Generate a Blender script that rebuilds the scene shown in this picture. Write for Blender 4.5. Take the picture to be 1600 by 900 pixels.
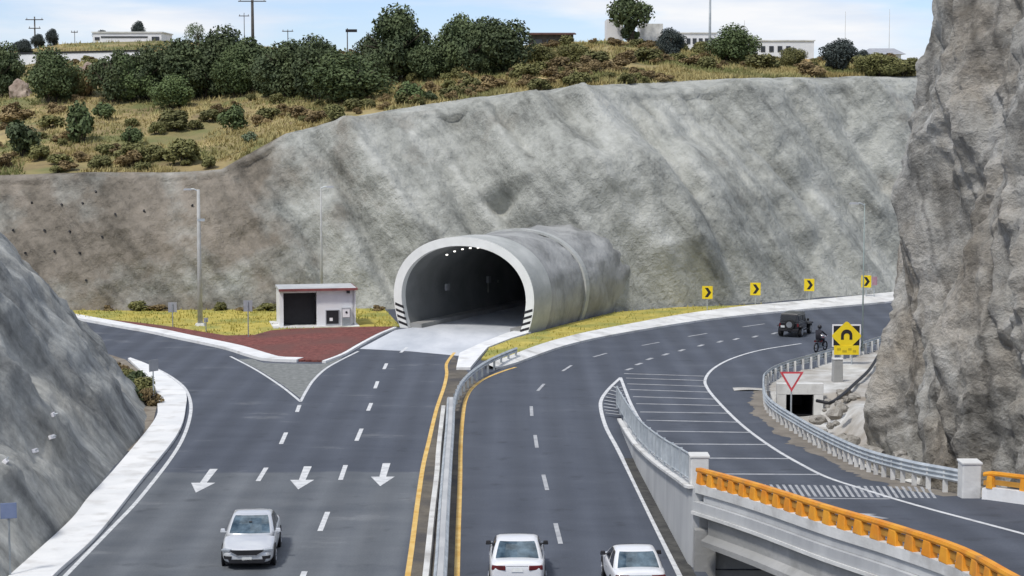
import bpy, bmesh, math, random
from mathutils import Vector, Matrix, noise
random.seed(7)
PI = math.pi
R_ = math.radians
sc = bpy.context.scene
for o in list(bpy.data.objects):
    bpy.data.objects.remove(o)
COL = sc.collection

# ------------------------------------------------------------------ camera
CAMH, F, HOR = 15.4, 3000.0, 170.0
TILT = math.atan((450 - HOR) / F)
cam = bpy.data.cameras.new('camera')
cam.sensor_width = 36.0
cam.lens = 36.0 * F / 1600.0
cam.clip_start, cam.clip_end = 0.5, 9000
co = bpy.data.objects.new('camera', cam)
co.location = (0, 0, CAMH)
co.rotation_euler = (PI / 2 - TILT, 0, 0)
COL.objects.link(co)
sc.camera = co

# ------------------------------------------------------------------ world and sun
SUN_EL, SUN_AZ = 56.0, -143.0      # azimuth of the sun seen from the road, clockwise from +Y
w = bpy.data.worlds.new('World')
sc.world = w
w.use_nodes = True
nt = w.node_tree
nt.nodes.clear()
def wn(t, **k):
    n = nt.nodes.new(t)
    for a, b in k.items():
        setattr(n, a, b)
    return n
out = wn('ShaderNodeOutputWorld')
bg = wn('ShaderNodeBackground')
bg.inputs['Strength'].default_value = 0.12
sky = wn('ShaderNodeTexSky', sky_type='NISHITA')
sky.sun_disc = False
sky.sun_elevation = R_(SUN_EL)
sky.sun_rotation = R_(SUN_AZ)
sky.altitude = 2200
sky.air_density, sky.dust_density, sky.ozone_density = 1.0, 1.6, 1.0
tc = wn('ShaderNodeTexCoord')
mp = wn('ShaderNodeMapping')
mp.inputs['Scale'].default_value = (1.5, 1.5, 9.0)
mp.inputs['Location'].default_value = (0.35, 0.1, 0.22)
nz = wn('ShaderNodeTexNoise')
nz.inputs['Scale'].default_value = 3.4
nz.inputs['Detail'].default_value = 7
nz.inputs['Roughness'].default_value = 0.52
cr = wn('ShaderNodeValToRGB')
cr.color_ramp.elements[0].position = 0.40
cr.color_ramp.elements[1].position = 0.56
nz2 = wn('ShaderNodeTexNoise')
nz2.inputs['Scale'].default_value = 9.0
nz2.inputs['Detail'].default_value = 5
cc = wn('ShaderNodeValToRGB')
cc.color_ramp.elements[0].position = 0.3
cc.color_ramp.elements[0].color = (5.6, 6.3, 7.4, 1)
cc.color_ramp.elements[1].position = 0.65
cc.color_ramp.elements[1].color = (7.5, 7.6, 7.8, 1)
mx = wn('ShaderNodeMix', data_type='RGBA')
L = nt.links.new
L(tc.outputs['Generated'], mp.inputs['Vector'])
L(mp.outputs['Vector'], nz.inputs['Vector'])
L(mp.outputs['Vector'], nz2.inputs['Vector'])
L(nz.outputs['Fac'], cr.inputs['Fac'])
L(nz2.outputs['Fac'], cc.inputs['Fac'])
L(cr.outputs['Color'], mx.inputs['Factor'])
tn = wn('ShaderNodeMix', data_type='RGBA', blend_type='MULTIPLY')
tn.inputs['Factor'].default_value = 1.0
tn.inputs['B'].default_value = (0.86, 0.90, 1.10, 1)
L(sky.outputs['Color'], tn.inputs['A'])
L(tn.outputs['Result'], mx.inputs['A'])
L(cc.outputs['Color'], mx.inputs['B'])
L(mx.outputs['Result'], bg.inputs['Color'])
L(bg.outputs['Background'], out.inputs['Surface'])

sl = bpy.data.lights.new('sun', 'SUN')
sl.energy = 2.5
sl.angle = R_(7)
sl.color = (1.0, 0.96, 0.90)
so = bpy.data.objects.new('sun', sl)
az, el = R_(SUN_AZ), R_(SUN_EL)
sdir = Vector((math.sin(az) * math.cos(el), math.cos(az) * math.cos(el), math.sin(el)))
so.rotation_euler = sdir.to_track_quat('Z', 'Y').to_euler()
so.location = (0, 0, 80)
COL.objects.link(so)
sc.view_settings.view_transform = 'Standard'
sc.view_settings.look = 'None'
sc.view_settings.exposure = 0.08
sc.view_settings.gamma = 1.0
sc.view_settings.use_curve_mapping = False

# ------------------------------------------------------------------ surveying helpers: photo pixels -> ground points
CAM = Vector((0, 0, CAMH))
FW = Vector((0, math.cos(TILT), -math.sin(TILT)))
UP = Vector((0, math.sin(TILT), math.cos(TILT)))
def ray(px, py):
    return Vector((1, 0, 0)) * ((px - 800) / F) + UP * ((450 - py) / F) + FW
def G(px, py, z=0.0):
    d = ray(px, py)
    return CAM + d * ((z - CAMH) / d.z)
def D(px, py, y):                    # the point of the ray at plan distance y
    d = ray(px, py)
    return CAM + d * (y / d.y)
def proj(p):
    v = Vector(p) - CAM
    k = v.dot(FW)
    return 800 + F * v.x / k, 450 - F * v.dot(UP) / k
def hermite(tab, x):
    n = len(tab)
    if x <= tab[0][0]: return tab[0][1]
    if x >= tab[-1][0]: return tab[-1][1]
    for i in range(n - 1):
        if tab[i][0] <= x <= tab[i + 1][0]:
            x0, y0 = tab[i]; x1, y1 = tab[i + 1]
            def sl_(j):
                a = tab[max(0, j - 1)]; b = tab[min(n - 1, j + 1)]
                return (b[1] - a[1]) / (b[0] - a[0])
            h = x1 - x0; t = (x - x0) / h
            m0, m1 = sl_(i) * h, sl_(i + 1) * h
            return (2*t**3-3*t*t+1)*y0 + (t**3-2*t*t+t)*m0 + (-2*t**3+3*t*t)*y1 + (t**3-t*t)*m1
def lin(tab, x):
    if x <= tab[0][0]: return tab[0][1]
    for (a, b), (c, d) in zip(tab, tab[1:]):
        if x <= c: return b + (d - b) * (x - a) / (c - a)
    return tab[-1][1]
RZ = [(28, 4.4), (36, 4.25), (45, 3.9), (55, 3.3), (64, 2.55), (74, 1.5), (82, .82), (90, .36), (98, .1), (106, 0.0), (130, 0.0)]
def rz(y): return max(0.0, hermite(RZ, y))
def Rp(px, py, h=0.0):               # point on the ramp surface
    lo, hi = 25.0, 200.0
    for _ in range(50):
        m = (lo + hi) / 2
        p = D(px, py, m)
        if p.z > rz(m) + h: lo = m
        else: hi = m
    return D(px, py, (lo + hi) / 2)
def smooth(pts, step=0.6):
    pts = [Vector(p) for p in pts]
    res = []
    n = len(pts)
    for i in range(n - 1):
        p0 = pts[max(0, i - 1)]; p1 = pts[i]; p2 = pts[i + 1]; p3 = pts[min(n - 1, i + 2)]
        k = max(1, int((p2 - p1).length / step))
        for j in range(k):
            t = j / k
            res.append(0.5 * ((2*p1) + (p2-p0)*t + (2*p0-5*p1+4*p2-p3)*t*t + (3*p1-p0-3*p2+p3)*t**3))
    res.append(pts[-1])
    return res
def resample(path, step):
    path = [Vector(p) for p in path]
    L_ = [0]
    for a, b in zip(path, path[1:]): L_.append(L_[-1] + (b - a).length)
    n = max(1, round(L_[-1] / step))
    res = []
    i = 0
    for k in range(n + 1):
        s = L_[-1] * k / n
        while i < len(path) - 2 and L_[i + 1] < s: i += 1
        t = (s - L_[i]) / max(1e-9, L_[i + 1] - L_[i])
        res.append(path[i].lerp(path[i + 1], t))
    return res
def drape(path, h=0.0):
    return [Vector((p.x, p.y, rz(p.y) + h)) for p in path]

# ------------------------------------------------------------------ materials
MATS = {}
def mat(name, c1, c2=None, scale=3.0, rough=0.8, bump=0.0, bscale=None, metal=0.0, detail=6, stretch=(1, 1, 1), lo=0.35, hi=0.65,
        c3=None, s3=0.2, lo3=0.45, hi3=0.65, spec=0.5, coord='Object', coat=0.0, rand=0.0):
    if name in MATS: return MATS[name]
    m = bpy.data.materials.new(name)
    m.use_nodes = True
    t = m.node_tree
    b = t.nodes['Principled BSDF']
    b.inputs['Roughness'].default_value = rough
    b.inputs['Metallic'].default_value = metal
    b.inputs['Specular IOR Level'].default_value = spec
    b.inputs['Coat Weight'].default_value = coat
    c1 = tuple(c1) + (1,)
    c2 = tuple(c2) + (1,) if c2 else tuple(min(1, x * 1.12) for x in c1[:3]) + (1,)
    tcn = t.nodes.new('ShaderNodeTexCoord')
    mpn = t.nodes.new('ShaderNodeMapping')
    mpn.inputs['Scale'].default_value = stretch
    n1 = t.nodes.new('ShaderNodeTexNoise')
    n1.inputs['Scale'].default_value = scale
    n1.inputs['Detail'].default_value = detail
    n1.inputs['Roughness'].default_value = 0.6
    r1 = t.nodes.new('ShaderNodeValToRGB')
    r1.color_ramp.elements[0].position = lo
    r1.color_ramp.elements[0].color = c1
    r1.color_ramp.elements[1].position = hi
    r1.color_ramp.elements[1].color = c2
    t.links.new(tcn.outputs[coord], mpn.inputs['Vector'])
    t.links.new(mpn.outputs['Vector'], n1.inputs['Vector'])
    t.links.new(n1.outputs['Fac'], r1.inputs['Fac'])
    colout = r1.outputs['Color']
    if c3:
        n3 = t.nodes.new('ShaderNodeTexNoise')
        n3.inputs['Scale'].default_value = s3
        n3.inputs['Detail'].default_value = 5
        t.links.new(tcn.outputs[coord], n3.inputs['Vector'])
        r3 = t.nodes.new('ShaderNodeValToRGB')
        r3.color_ramp.elements[0].position = lo3
        r3.color_ramp.elements[1].position = hi3
        t.links.new(n3.outputs['Fac'], r3.inputs['Fac'])
        x = t.nodes.new('ShaderNodeMix'); x.data_type = 'RGBA'
        t.links.new(r3.outputs['Color'], x.inputs['Factor'])
        t.links.new(colout, x.inputs['A'])
        x.inputs['B'].default_value = tuple(c3) + (1,)
        colout = x.outputs['Result']
    if rand:
        oi = t.nodes.new('ShaderNodeObjectInfo')
        mr = t.nodes.new('ShaderNodeMapRange')
        mr.inputs['To Min'].default_value = 1 - rand
        mr.inputs['To Max'].default_value = 1 + rand
        t.links.new(oi.outputs['Random'], mr.inputs['Value'])
        x = t.nodes.new('ShaderNodeMix'); x.data_type = 'RGBA'; x.blend_type = 'MULTIPLY'
        x.inputs['Factor'].default_value = 1
        t.links.new(colout, x.inputs['A'])
        t.links.new(mr.outputs['Result'], x.inputs['B'])
        colout = x.outputs['Result']
    t.links.new(colout, b.inputs['Base Color'])
    if bump:
        nb = t.nodes.new('ShaderNodeTexNoise')
        nb.inputs['Scale'].default_value = bscale or scale * 3
        nb.inputs['Detail'].default_value = 6
        t.links.new(mpn.outputs['Vector'], nb.inputs['Vector'])
        bp = t.nodes.new('ShaderNodeBump')
        bp.inputs['Strength'].default_value = bump
        bp.inputs['Distance'].default_value = 0.1
        t.links.new(nb.outputs['Fac'], bp.inputs['Height'])
        t.links.new(bp.outputs['Normal'], b.inputs['Normal'])
    MATS[name] = m
    m['bsdf_color'] = 1
    return m
def emit(name, c, s):
    m = bpy.data.materials.new(name); m.use_nodes = True
    b = m.node_tree.nodes['Principled BSDF']
    b.inputs['Base Color'].default_value = tuple(c) + (1,)
    b.inputs['Emission Color'].default_value = tuple(c) + (1,)
    b.inputs['Emission Strength'].default_value = s
    return m

def asphalt_material():
    m = bpy.data.materials.new('asphalt'); m.use_nodes = True
    t = m.node_tree; b = t.nodes['Principled BSDF']; l = t.links.new
    b.inputs['Roughness'].default_value = 0.75
    b.inputs['Specular IOR Level'].default_value = 0.35
    g = t.nodes.new('ShaderNodeNewGeometry')
    sep = t.nodes.new('ShaderNodeSeparateXYZ'); l(g.outputs['Position'], sep.inputs[0])
    # two laying campaigns: the near mat is older and paler, with a straight joint across the road
    wob = t.nodes.new('ShaderNodeTexNoise'); wob.inputs['Scale'].default_value = 0.35; l(g.outputs['Position'], wob.inputs['Vector'])
    ma = t.nodes.new('ShaderNodeMath'); ma.operation = 'MULTIPLY_ADD'; l(wob.outputs['Fac'], ma.inputs[0]); ma.inputs[1].default_value = 1.2; l(sep.outputs['Y'], ma.inputs[2])
    st = t.nodes.new('ShaderNodeMapRange'); l(ma.outputs[0], st.inputs['Value'])
    st.inputs['From Min'].default_value = 81.0; st.inputs['From Max'].default_value = 81.35
    # brushed wear along and across the carriageway
    mp1 = t.nodes.new('ShaderNodeMapping'); mp1.inputs['Scale'].default_value = (0.8, 0.03, 1); l(g.outputs['Position'], mp1.inputs['Vector'])
    n1 = t.nodes.new('ShaderNodeTexNoise'); n1.inputs['Scale'].default_value = 1.0; n1.inputs['Detail'].default_value = 5; l(mp1.outputs[0], n1.inputs['Vector'])
    mp2 = t.nodes.new('ShaderNodeMapping'); mp2.inputs['Scale'].default_value = (0.16, 0.35, 1); mp2.inputs['Rotation'].default_value = (0, 0, 0.3); l(g.outputs['Position'], mp2.inputs['Vector'])
    n2 = t.nodes.new('ShaderNodeTexNoise'); n2.inputs['Scale'].default_value = 1.3; n2.inputs['Detail'].default_value = 8; n2.inputs['Roughness'].default_value = 0.62; l(mp2.outputs[0], n2.inputs['Vector'])
    n3 = t.nodes.new('ShaderNodeTexNoise'); n3.inputs['Scale'].default_value = 14; n3.inputs['Detail'].default_value = 4; l(g.outputs['Position'], n3.inputs['Vector'])
    c_old = t.nodes.new('ShaderNodeValToRGB')
    c_old.color_ramp.elements[0].position = 0.36; c_old.color_ramp.elements[0].color = (0.098, 0.110, 0.126, 1)
    c_old.color_ramp.elements[1].position = 0.66; c_old.color_ramp.elements[1].color = (0.165, 0.178, 0.192, 1)
    c_new = t.nodes.new('ShaderNodeValToRGB')
    c_new.color_ramp.elements[0].position = 0.36; c_new.color_ramp.elements[0].color = (0.064, 0.074, 0.096, 1)
    c_new.color_ramp.elements[1].position = 0.68; c_new.color_ramp.elements[1].color = (0.100, 0.113, 0.140, 1)
    av = t.nodes.new('ShaderNodeMath'); av.operation = 'MULTIPLY_ADD'; l(n1.outputs['Fac'], av.inputs[0]); av.inputs[1].default_value = 0.45
    av2 = t.nodes.new('ShaderNodeMath'); av2.operation = 'MULTIPLY'; l(n2.outputs['Fac'], av2.inputs[0]); av2.inputs[1].default_value = 0.55
    l(av2.outputs[0], av.inputs[2])
    l(av.outputs[0], c_old.inputs['Fac']); l(av.outputs[0], c_new.inputs['Fac'])
    sx = t.nodes.new('ShaderNodeMapRange'); l(sep.outputs['X'], sx.inputs['Value']); sx.inputs['From Min'].default_value = -3.9; sx.inputs['From Max'].default_value = -3.5
    mxx = t.nodes.new('ShaderNodeMath'); mxx.operation = 'MAXIMUM'; l(st.outputs['Result'], mxx.inputs[0]); l(sx.outputs['Result'], mxx.inputs[1])
    x = t.nodes.new('ShaderNodeMix'); x.data_type = 'RGBA'; l(mxx.outputs[0], x.inputs['Factor']); l(c_old.outputs[0], x.inputs['A']); l(c_new.outputs[0], x.inputs['B'])
    # pale dusty scuffs on the left carriageway
    sc_ = t.nodes.new('ShaderNodeValToRGB'); sc_.color_ramp.elements[0].position = 0.60; sc_.color_ramp.elements[1].position = 0.78; l(n2.outputs['Fac'], sc_.inputs['Fac'])
    x2 = t.nodes.new('ShaderNodeMix'); x2.data_type = 'RGBA'; sm = t.nodes.new('ShaderNodeMath'); sm.operation = 'MULTIPLY_ADD'; l(sx.outputs['Result'], sm.inputs[0]); sm.inputs[1].default_value = -0.85; sm.inputs[2].default_value = 1.0
    sm2 = t.nodes.new('ShaderNodeMath'); sm2.operation = 'MULTIPLY'; l(sc_.outputs[0], sm2.inputs[0]); l(sm.outputs[0], sm2.inputs[1]); l(sm2.outputs[0], x2.inputs['Factor']); l(x.outputs['Result'], x2.inputs['A']); x2.inputs['B'].default_value = (0.23, 0.24, 0.25, 1)
    x3 = t.nodes.new('ShaderNodeMix'); x3.data_type = 'RGBA'; x3.blend_type = 'OVERLAY'; x3.inputs['Factor'].default_value = 0.25
    l(x2.outputs['Result'], x3.inputs['A']); l(n3.outputs['Fac'], x3.inputs['B'])
    # tyre-polished bands along the lanes
    wv = t.nodes.new('ShaderNodeMath'); wv.operation = 'MULTIPLY_ADD'; l(sep.outputs['X'], wv.inputs[0]); wv.inputs[1].default_value = 3.54; wv.inputs[2].default_value = 0.6
    sn = t.nodes.new('ShaderNodeMath'); sn.operation = 'SINE'; l(wv.outputs[0], sn.inputs[0])
    tk = t.nodes.new('ShaderNodeMath'); tk.operation = 'MULTIPLY'; l(sn.outputs[0], tk.inputs[0]); l(n1.outputs['Fac'], tk.inputs[1])
    tr = t.nodes.new('ShaderNodeMapRange'); l(tk.outputs[0], tr.inputs['Value']); tr.inputs['From Min'].default_value = -0.5; tr.inputs['From Max'].default_value = 0.5
    tr.inputs['To Min'].default_value = 1.05; tr.inputs['To Max'].default_value = 0.86
    # oil spots and small patches
    n4 = t.nodes.new('ShaderNodeTexNoise'); n4.inputs['Scale'].default_value = 0.9; n4.inputs['Detail'].default_value = 7; l(g.outputs['Position'], n4.inputs['Vector'])
    os_ = t.nodes.new('ShaderNodeMapRange'); l(n4.outputs['Fac'], os_.inputs['Value']); os_.inputs['From Min'].default_value = 0.60; os_.inputs['From Max'].default_value = 0.74; os_.inputs['To Min'].default_value = 1.0; os_.inputs['To Max'].default_value = 0.72
    mm = t.nodes.new('ShaderNodeMath'); mm.operation = 'MULTIPLY'; l(tr.outputs[0], mm.inputs[0]); l(os_.outputs[0], mm.inputs[1])
    x4 = t.nodes.new('ShaderNodeMix'); x4.data_type = 'RGBA'; x4.blend_type = 'MULTIPLY'; x4.inputs['Factor'].default_value = 1
    l(x3.outputs['Result'], x4.inputs['A']); l(mm.outputs[0], x4.inputs['B'])
    l(x4.outputs['Result'], b.inputs['Base Color'])
    bp = t.nodes.new('ShaderNodeBump'); bp.inputs['Strength'].default_value = 0.25; bp.inputs['Distance'].default_value = 0.02
    l(n3.outputs['Fac'], bp.inputs['Height']); l(bp.outputs[0], b.inputs['Normal'])
    return m

def rock_material(name, dark, mid, light, warm, s_big=0.09, streak=(0.22, 0.22, 0.22), rot=(0, 0, 0), bump=0.6, bs=1.6, warm_x=None, crack=0.0, wts=(0.24, 0.40, 0.20, 0.16)):
    m = bpy.data.materials.new(name); m.use_nodes = True
    t = m.node_tree; b = t.nodes['Principled BSDF']; l = t.links.new
    b.inputs['Roughness'].default_value = 0.92
    b.inputs['Specular IOR Level'].default_value = 0.2
    g = t.nodes.new('ShaderNodeNewGeometry')
    def nz_(scale, detail, vec, rough=0.6):
        n = t.nodes.new('ShaderNodeTexNoise'); n.inputs['Scale'].default_value = scale; n.inputs['Detail'].default_value = detail; n.inputs['Roughness'].default_value = rough
        l(vec, n.inputs['Vector']); return n.outputs['Fac']
    P = g.outputs['Position']
    m0 = t.nodes.new('ShaderNodeMapping'); m0.inputs['Rotation'].default_value = rot; l(P, m0.inputs['Vector'])
    mpn = t.nodes.new('ShaderNodeMapping'); mpn.inputs['Scale'].default_value = streak; l(m0.outputs[0], mpn.inputs['Vector'])
    a = nz_(s_big, 6, P); s = nz_(1.0, 7, mpn.outputs[0]); f = nz_(2.2, 8, P, 0.7)
    def mad(v, k, add):
        n = t.nodes.new('ShaderNodeMath'); n.operation = 'MULTIPLY_ADD'; l(v, n.inputs[0]); n.inputs[1].default_value = k
        if isinstance(add, float): n.inputs[2].default_value = add
        else: l(add, n.inputs[2])
        return n.outputs[0]
    mp2_ = t.nodes.new('ShaderNodeMapping'); mp2_.inputs['Scale'].default_value = tuple(q*3.4 for q in streak); l(m0.outputs[0], mp2_.inputs['Vector'])
    s2 = nz_(1.0, 6, mp2_.outputs[0])
    v = mad(a, wts[0], mad(s, wts[1], mad(s2, wts[2], mad(f, wts[3], 0.0))))
    r = t.nodes.new('ShaderNodeValToRGB'); r.color_ramp.elements[0].position = 0.40; r.color_ramp.elements[0].color = dark + (1,)
    r.color_ramp.elements[1].position = 0.61; r.color_ramp.elements[1].color = light + (1,)
    e = r.color_ramp.elements.new(0.5); e.color = mid + (1,)
    l(v, r.inputs['Fac'])
    wn_ = nz_(0.13, 5, mpn.outputs[0]) if warm_x is None else None
    x = t.nodes.new('ShaderNodeMix'); x.data_type = 'RGBA'
    wv = nz_(0.16, 6, P)
    wr = t.nodes.new('ShaderNodeValToRGB'); wr.color_ramp.elements[0].position = 0.45; wr.color_ramp.elements[1].position = 0.68
    if warm_x:
        sep = t.nodes.new('ShaderNodeSeparateXYZ'); l(P, sep.inputs[0])
        mr = t.nodes.new('ShaderNodeMapRange'); l(sep.outputs['X'], mr.inputs['Value'])
        mr.inputs['From Min'].default_value, mr.inputs['From Max'].default_value = warm_x
        mr.inputs['To Min'].default_value, mr.inputs['To Max'].default_value = 0.22, -0.16
        ad = t.nodes.new('ShaderNodeMath'); l(wv, ad.inputs[0]); l(mr.outputs[0], ad.inputs[1]); l(ad.outputs[0], wr.inputs['Fac'])
    else:
        l(wv, wr.inputs['Fac'])
    l(wr.outputs[0], x.inputs['Factor']); l(r.outputs[0], x.inputs['A'])
    wm = t.nodes.new('ShaderNodeMix'); wm.data_type = 'RGBA'; wm.blend_type = 'MULTIPLY'; wm.inputs['Factor'].default_value = 1.0
    l(r.outputs[0], wm.inputs['A']); wm.inputs['B'].default_value = warm + (1,)
    l(wm.outputs['Result'], x.inputs['B'])
    colo = x.outputs['Result']
    if crack:
        vo = t.nodes.new('ShaderNodeTexVoronoi'); vo.feature = 'DISTANCE_TO_EDGE'; vo.inputs['Scale'].default_value = 0.42
        wv2 = t.nodes.new('ShaderNodeMix'); wv2.data_type = 'VECTOR'
        nn = t.nodes.new('ShaderNodeTexNoise'); nn.inputs['Scale'].default_value = 0.7; nn.inputs['Detail'].default_value = 6; l(P, nn.inputs['Vector'])
        ad = t.nodes.new('ShaderNodeVectorMath'); ad.operation = 'MULTIPLY_ADD'; l(nn.outputs['Color'], ad.inputs[0]); ad.inputs[1].default_value = (0.7, 0.7, 0.5); l(mpn.outputs[0], ad.inputs[2])
        l(ad.outputs[0], vo.inputs['Vector'])
        cr_ = t.nodes.new('ShaderNodeValToRGB'); cr_.color_ramp.elements[0].position = 0.0; cr_.color_ramp.elements[1].position = 0.045
        cr_.color_ramp.elements[0].color = (1 - crack,) * 3 + (1,)
        l(vo.outputs['Distance'], cr_.inputs['Fac'])
        y = t.nodes.new('ShaderNodeMix'); y.data_type = 'RGBA'; y.blend_type = 'MULTIPLY'; y.inputs['Factor'].default_value = 1
        l(colo, y.inputs['A']); l(cr_.outputs[0], y.inputs['B']); colo = y.outputs['Result']
    l(colo, b.inputs['Base Color'])
    nb = nz_(bs, 9, P, 0.68)
    hb = mad(nb, 1.0, mad(s, 0.8, 0.0))
    bp = t.nodes.new('ShaderNodeBump'); bp.inputs['Strength'].default_value = bump; bp.inputs['Distance'].default_value = 0.35
    l(hb, bp.inputs['Height']); l(bp.outputs[0], b.inputs['Normal'])
    return m

M = {}
M['asphalt'] = asphalt_material()
M['white_line'] = mat('white_paint_line', (0.52, 0.53, 0.54), (0.74, 0.75, 0.75), 2.5, 0.7, coord='Object')
M['grey_line'] = mat('worn_grey_line', (0.30, 0.31, 0.33), (0.48, 0.49, 0.50), 2.0, 0.7)
M['yellow_line'] = mat('yellow_paint_line', (0.62, 0.36, 0.07), (0.78, 0.55, 0.20), 1.4, 0.7)
M['concrete'] = mat('pale_concrete', (0.60, 0.60, 0.58), (0.78, 0.78, 0.76), 0.6, 0.85, 0.15, 6, c3=(0.45, 0.44, 0.42), s3=0.8, lo3=0.52, hi3=0.72)
M['walk'] = mat('new_white_concrete', (0.72, 0.73, 0.73), (0.84, 0.84, 0.83), 0.5, 0.85, 0.1, 6, c3=(0.58, 0.57, 0.55), s3=0.9, lo3=0.52, hi3=0.75)
M['slab'] = mat('tunnel_slab_concrete', (0.46, 0.49, 0.53), (0.66, 0.68, 0.71), 0.35, 0.8, 0.1, 4, stretch=(1, 0.3, 1))
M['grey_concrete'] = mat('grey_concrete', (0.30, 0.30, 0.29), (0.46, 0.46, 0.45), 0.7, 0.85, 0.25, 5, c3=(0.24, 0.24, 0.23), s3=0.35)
M['wall_concrete'] = mat('wall_concrete', (0.40, 0.41, 0.42), (0.54, 0.55, 0.55), 0.5, 0.85, 0.2, 5, stretch=(1, 1, 0.25))
M['galv'] = mat('galvanised_steel', (0.40, 0.44, 0.47), (0.60, 0.64, 0.66), 1.5, 0.5, metal=0.35)
M['galv_dark'] = mat('dull_steel', (0.26, 0.29, 0.31), (0.40, 0.43, 0.45), 2, 0.55, metal=0.35)
M['orange'] = mat('orange_paint', (0.74, 0.25, 0.015), (0.86, 0.39, 0.03), 1.2, 0.55, c3=(0.50, 0.24, 0.06), s3=1.6, lo3=0.55, hi3=0.75)
M['red_gravel'] = mat('red_volcanic_gravel', (0.12, 0.035, 0.03), (0.26, 0.085, 0.07), 4, 0.95, 0.8, 9, c3=(0.15, 0.065, 0.055), s3=0.25)
M['grey_gravel'] = mat('grey_gravel', (0.15, 0.16, 0.155), (0.26, 0.27, 0.26), 3, 0.95, 0.6, 10)
M['dirt'] = mat('median_dirt', (0.10, 0.088, 0.07), (0.17, 0.15, 0.12), 1.2, 0.95, 0.5, 6, c3=(0.075, 0.07, 0.068), s3=0.4)
M['sand'] = mat('pale_gravel', (0.42, 0.41, 0.38), (0.68, 0.68, 0.66), 0.8, 0.95, 0.6, 5, c3=(0.30, 0.26, 0.21), s3=0.22)
M['drift'] = mat('sandy_drift', (0.17, 0.15, 0.125), (0.27, 0.24, 0.20), 0.7, 0.95, 0.4, 6)
M['lawn'] = mat('yellow_lawn', (0.39, 0.32, 0.06), (0.55, 0.46, 0.11), 1.0, 0.95, 0.5, 6, c3=(0.27, 0.28, 0.07), s3=0.35)
M['ground'] = mat('earth', (0.10, 0.085, 0.06), (0.18, 0.15, 0.10), 0.2, 0.95, 0.3, 2)
M['white_wall'] = mat('white_wall', (0.70, 0.71, 0.73), (0.80, 0.80, 0.81), 0.7, 0.8)
M['red_trim'] = mat('red_trim', (0.17, 0.045, 0.045), (0.26, 0.08, 0.075), 2, 0.7)
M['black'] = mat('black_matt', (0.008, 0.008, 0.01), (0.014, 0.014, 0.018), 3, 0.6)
M['tyre'] = mat('tyre_rubber', (0.012, 0.012, 0.013), (0.022, 0.022, 0.023), 8, 0.85)
M['glass'] = mat('car_glass', (0.025, 0.045, 0.06), (0.13, 0.19, 0.235), 2.2, 0.06, spec=0.9)  # blue-grey mottle paints reflections and the dark interior into the colour
M['dark_glass'] = mat('dark_glass', (0.010, 0.012, 0.015), (0.018, 0.02, 0.025), 2, 0.1, spec=0.7)
M['white_paint'] = mat('white_car_paint', (0.76, 0.77, 0.79), (0.80, 0.81, 0.82), 0.8, 0.35, coat=0.6)
M['silver_paint'] = mat('silver_car_paint', (0.64, 0.66, 0.69), (0.70, 0.72, 0.74), 0.8, 0.28, metal=0.3, coat=0.7)
M['black_paint'] = mat('black_car_paint', (0.010, 0.010, 0.013), (0.015, 0.015, 0.02), 1, 0.3, coat=0.5)
M['chrome'] = mat('chrome', (0.6, 0.6, 0.62), (0.7, 0.7, 0.72), 2, 0.25, metal=0.9)
M['rim'] = mat('alloy_rim', (0.35, 0.36, 0.37), (0.45, 0.46, 0.47), 4, 0.35, metal=0.7)
M['tail'] = mat('tail_lamp', (0.07, 0.008, 0.010), (0.16, 0.012, 0.016), 3, 0.25, spec=0.7)
M['lamp'] = mat('head_lamp', (0.30, 0.33, 0.37), (0.42, 0.45, 0.48), 5, 0.15, spec=0.8)
M['plate'] = mat('number_plate', (0.62, 0.64, 0.63), (0.72, 0.73, 0.72), 12, 0.5)
M['sign_yellow'] = mat('sign_yellow', (0.80, 0.58, 0.01), (0.86, 0.66, 0.02), 2, 0.5)
M['sign_red'] = mat('sign_red', (0.60, 0.06, 0.08), (0.70, 0.10, 0.12), 2, 0.5)
M['sign_white'] = mat('sign_white', (0.80, 0.78, 0.79), (0.85, 0.84, 0.85), 2, 0.5)
M['sign_blue'] = mat('sign_blue', (0.17, 0.22, 0.36), (0.22, 0.27, 0.42), 2, 0.5)
M['sign_grey'] = mat('sign_back', (0.30, 0.31, 0.33), (0.38, 0.39, 0.41), 2, 0.6)
M['pole'] = mat('pole_concrete', (0.36, 0.36, 0.34), (0.50, 0.50, 0.48), 1.0, 0.8)
M['lamp_green'] = mat('pale_green_steel', (0.24, 0.30, 0.29), (0.32, 0.38, 0.36), 1, .6)
M['wood'] = mat('pole_wood', (0.05, 0.045, 0.04), (0.10, 0.09, 0.08), 2, 0.9)
M['bark'] = mat('bark', (0.04, 0.03, 0.022), (0.09, 0.07, 0.05), 3, 0.95, 0.5, 10)
def leaf(name, a, b, c=None):
    m = mat(name, a, b, 0.55, 0.75, rand=0.22, c3=c, s3=0.9) if c else mat(name, a, b, 0.55, 0.75, rand=0.22)
    return m
M['leaf_dark'] = leaf('leaf_dark_green', (0.036, 0.056, 0.020), (0.098, 0.126, 0.048))
M['leaf_mid'] = leaf('leaf_mid_green', (0.072, 0.108, 0.034), (0.12, 0.16, 0.055))
M['leaf_olive'] = leaf('leaf_olive', (0.115, 0.118, 0.036), (0.20, 0.19, 0.065))
M['leaf_dry'] = leaf('leaf_dry', (0.16, 0.115, 0.05), (0.27, 0.195, 0.085))
M['leaf_pale'] = leaf('leaf_pale', (0.12, 0.16, 0.09), (0.19, 0.23, 0.13))
M['leaf_dusk'] = leaf('leaf_bluish', (0.035, 0.048, 0.045), (0.06, 0.075, 0.065))
M['straw'] = mat('straw', (0.33, 0.265, 0.105), (0.46, 0.395, 0.18), 0.12, 0.95, c3=(0.19, 0.20, 0.07), s3=0.11, lo3=0.48, hi3=0.62)
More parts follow.
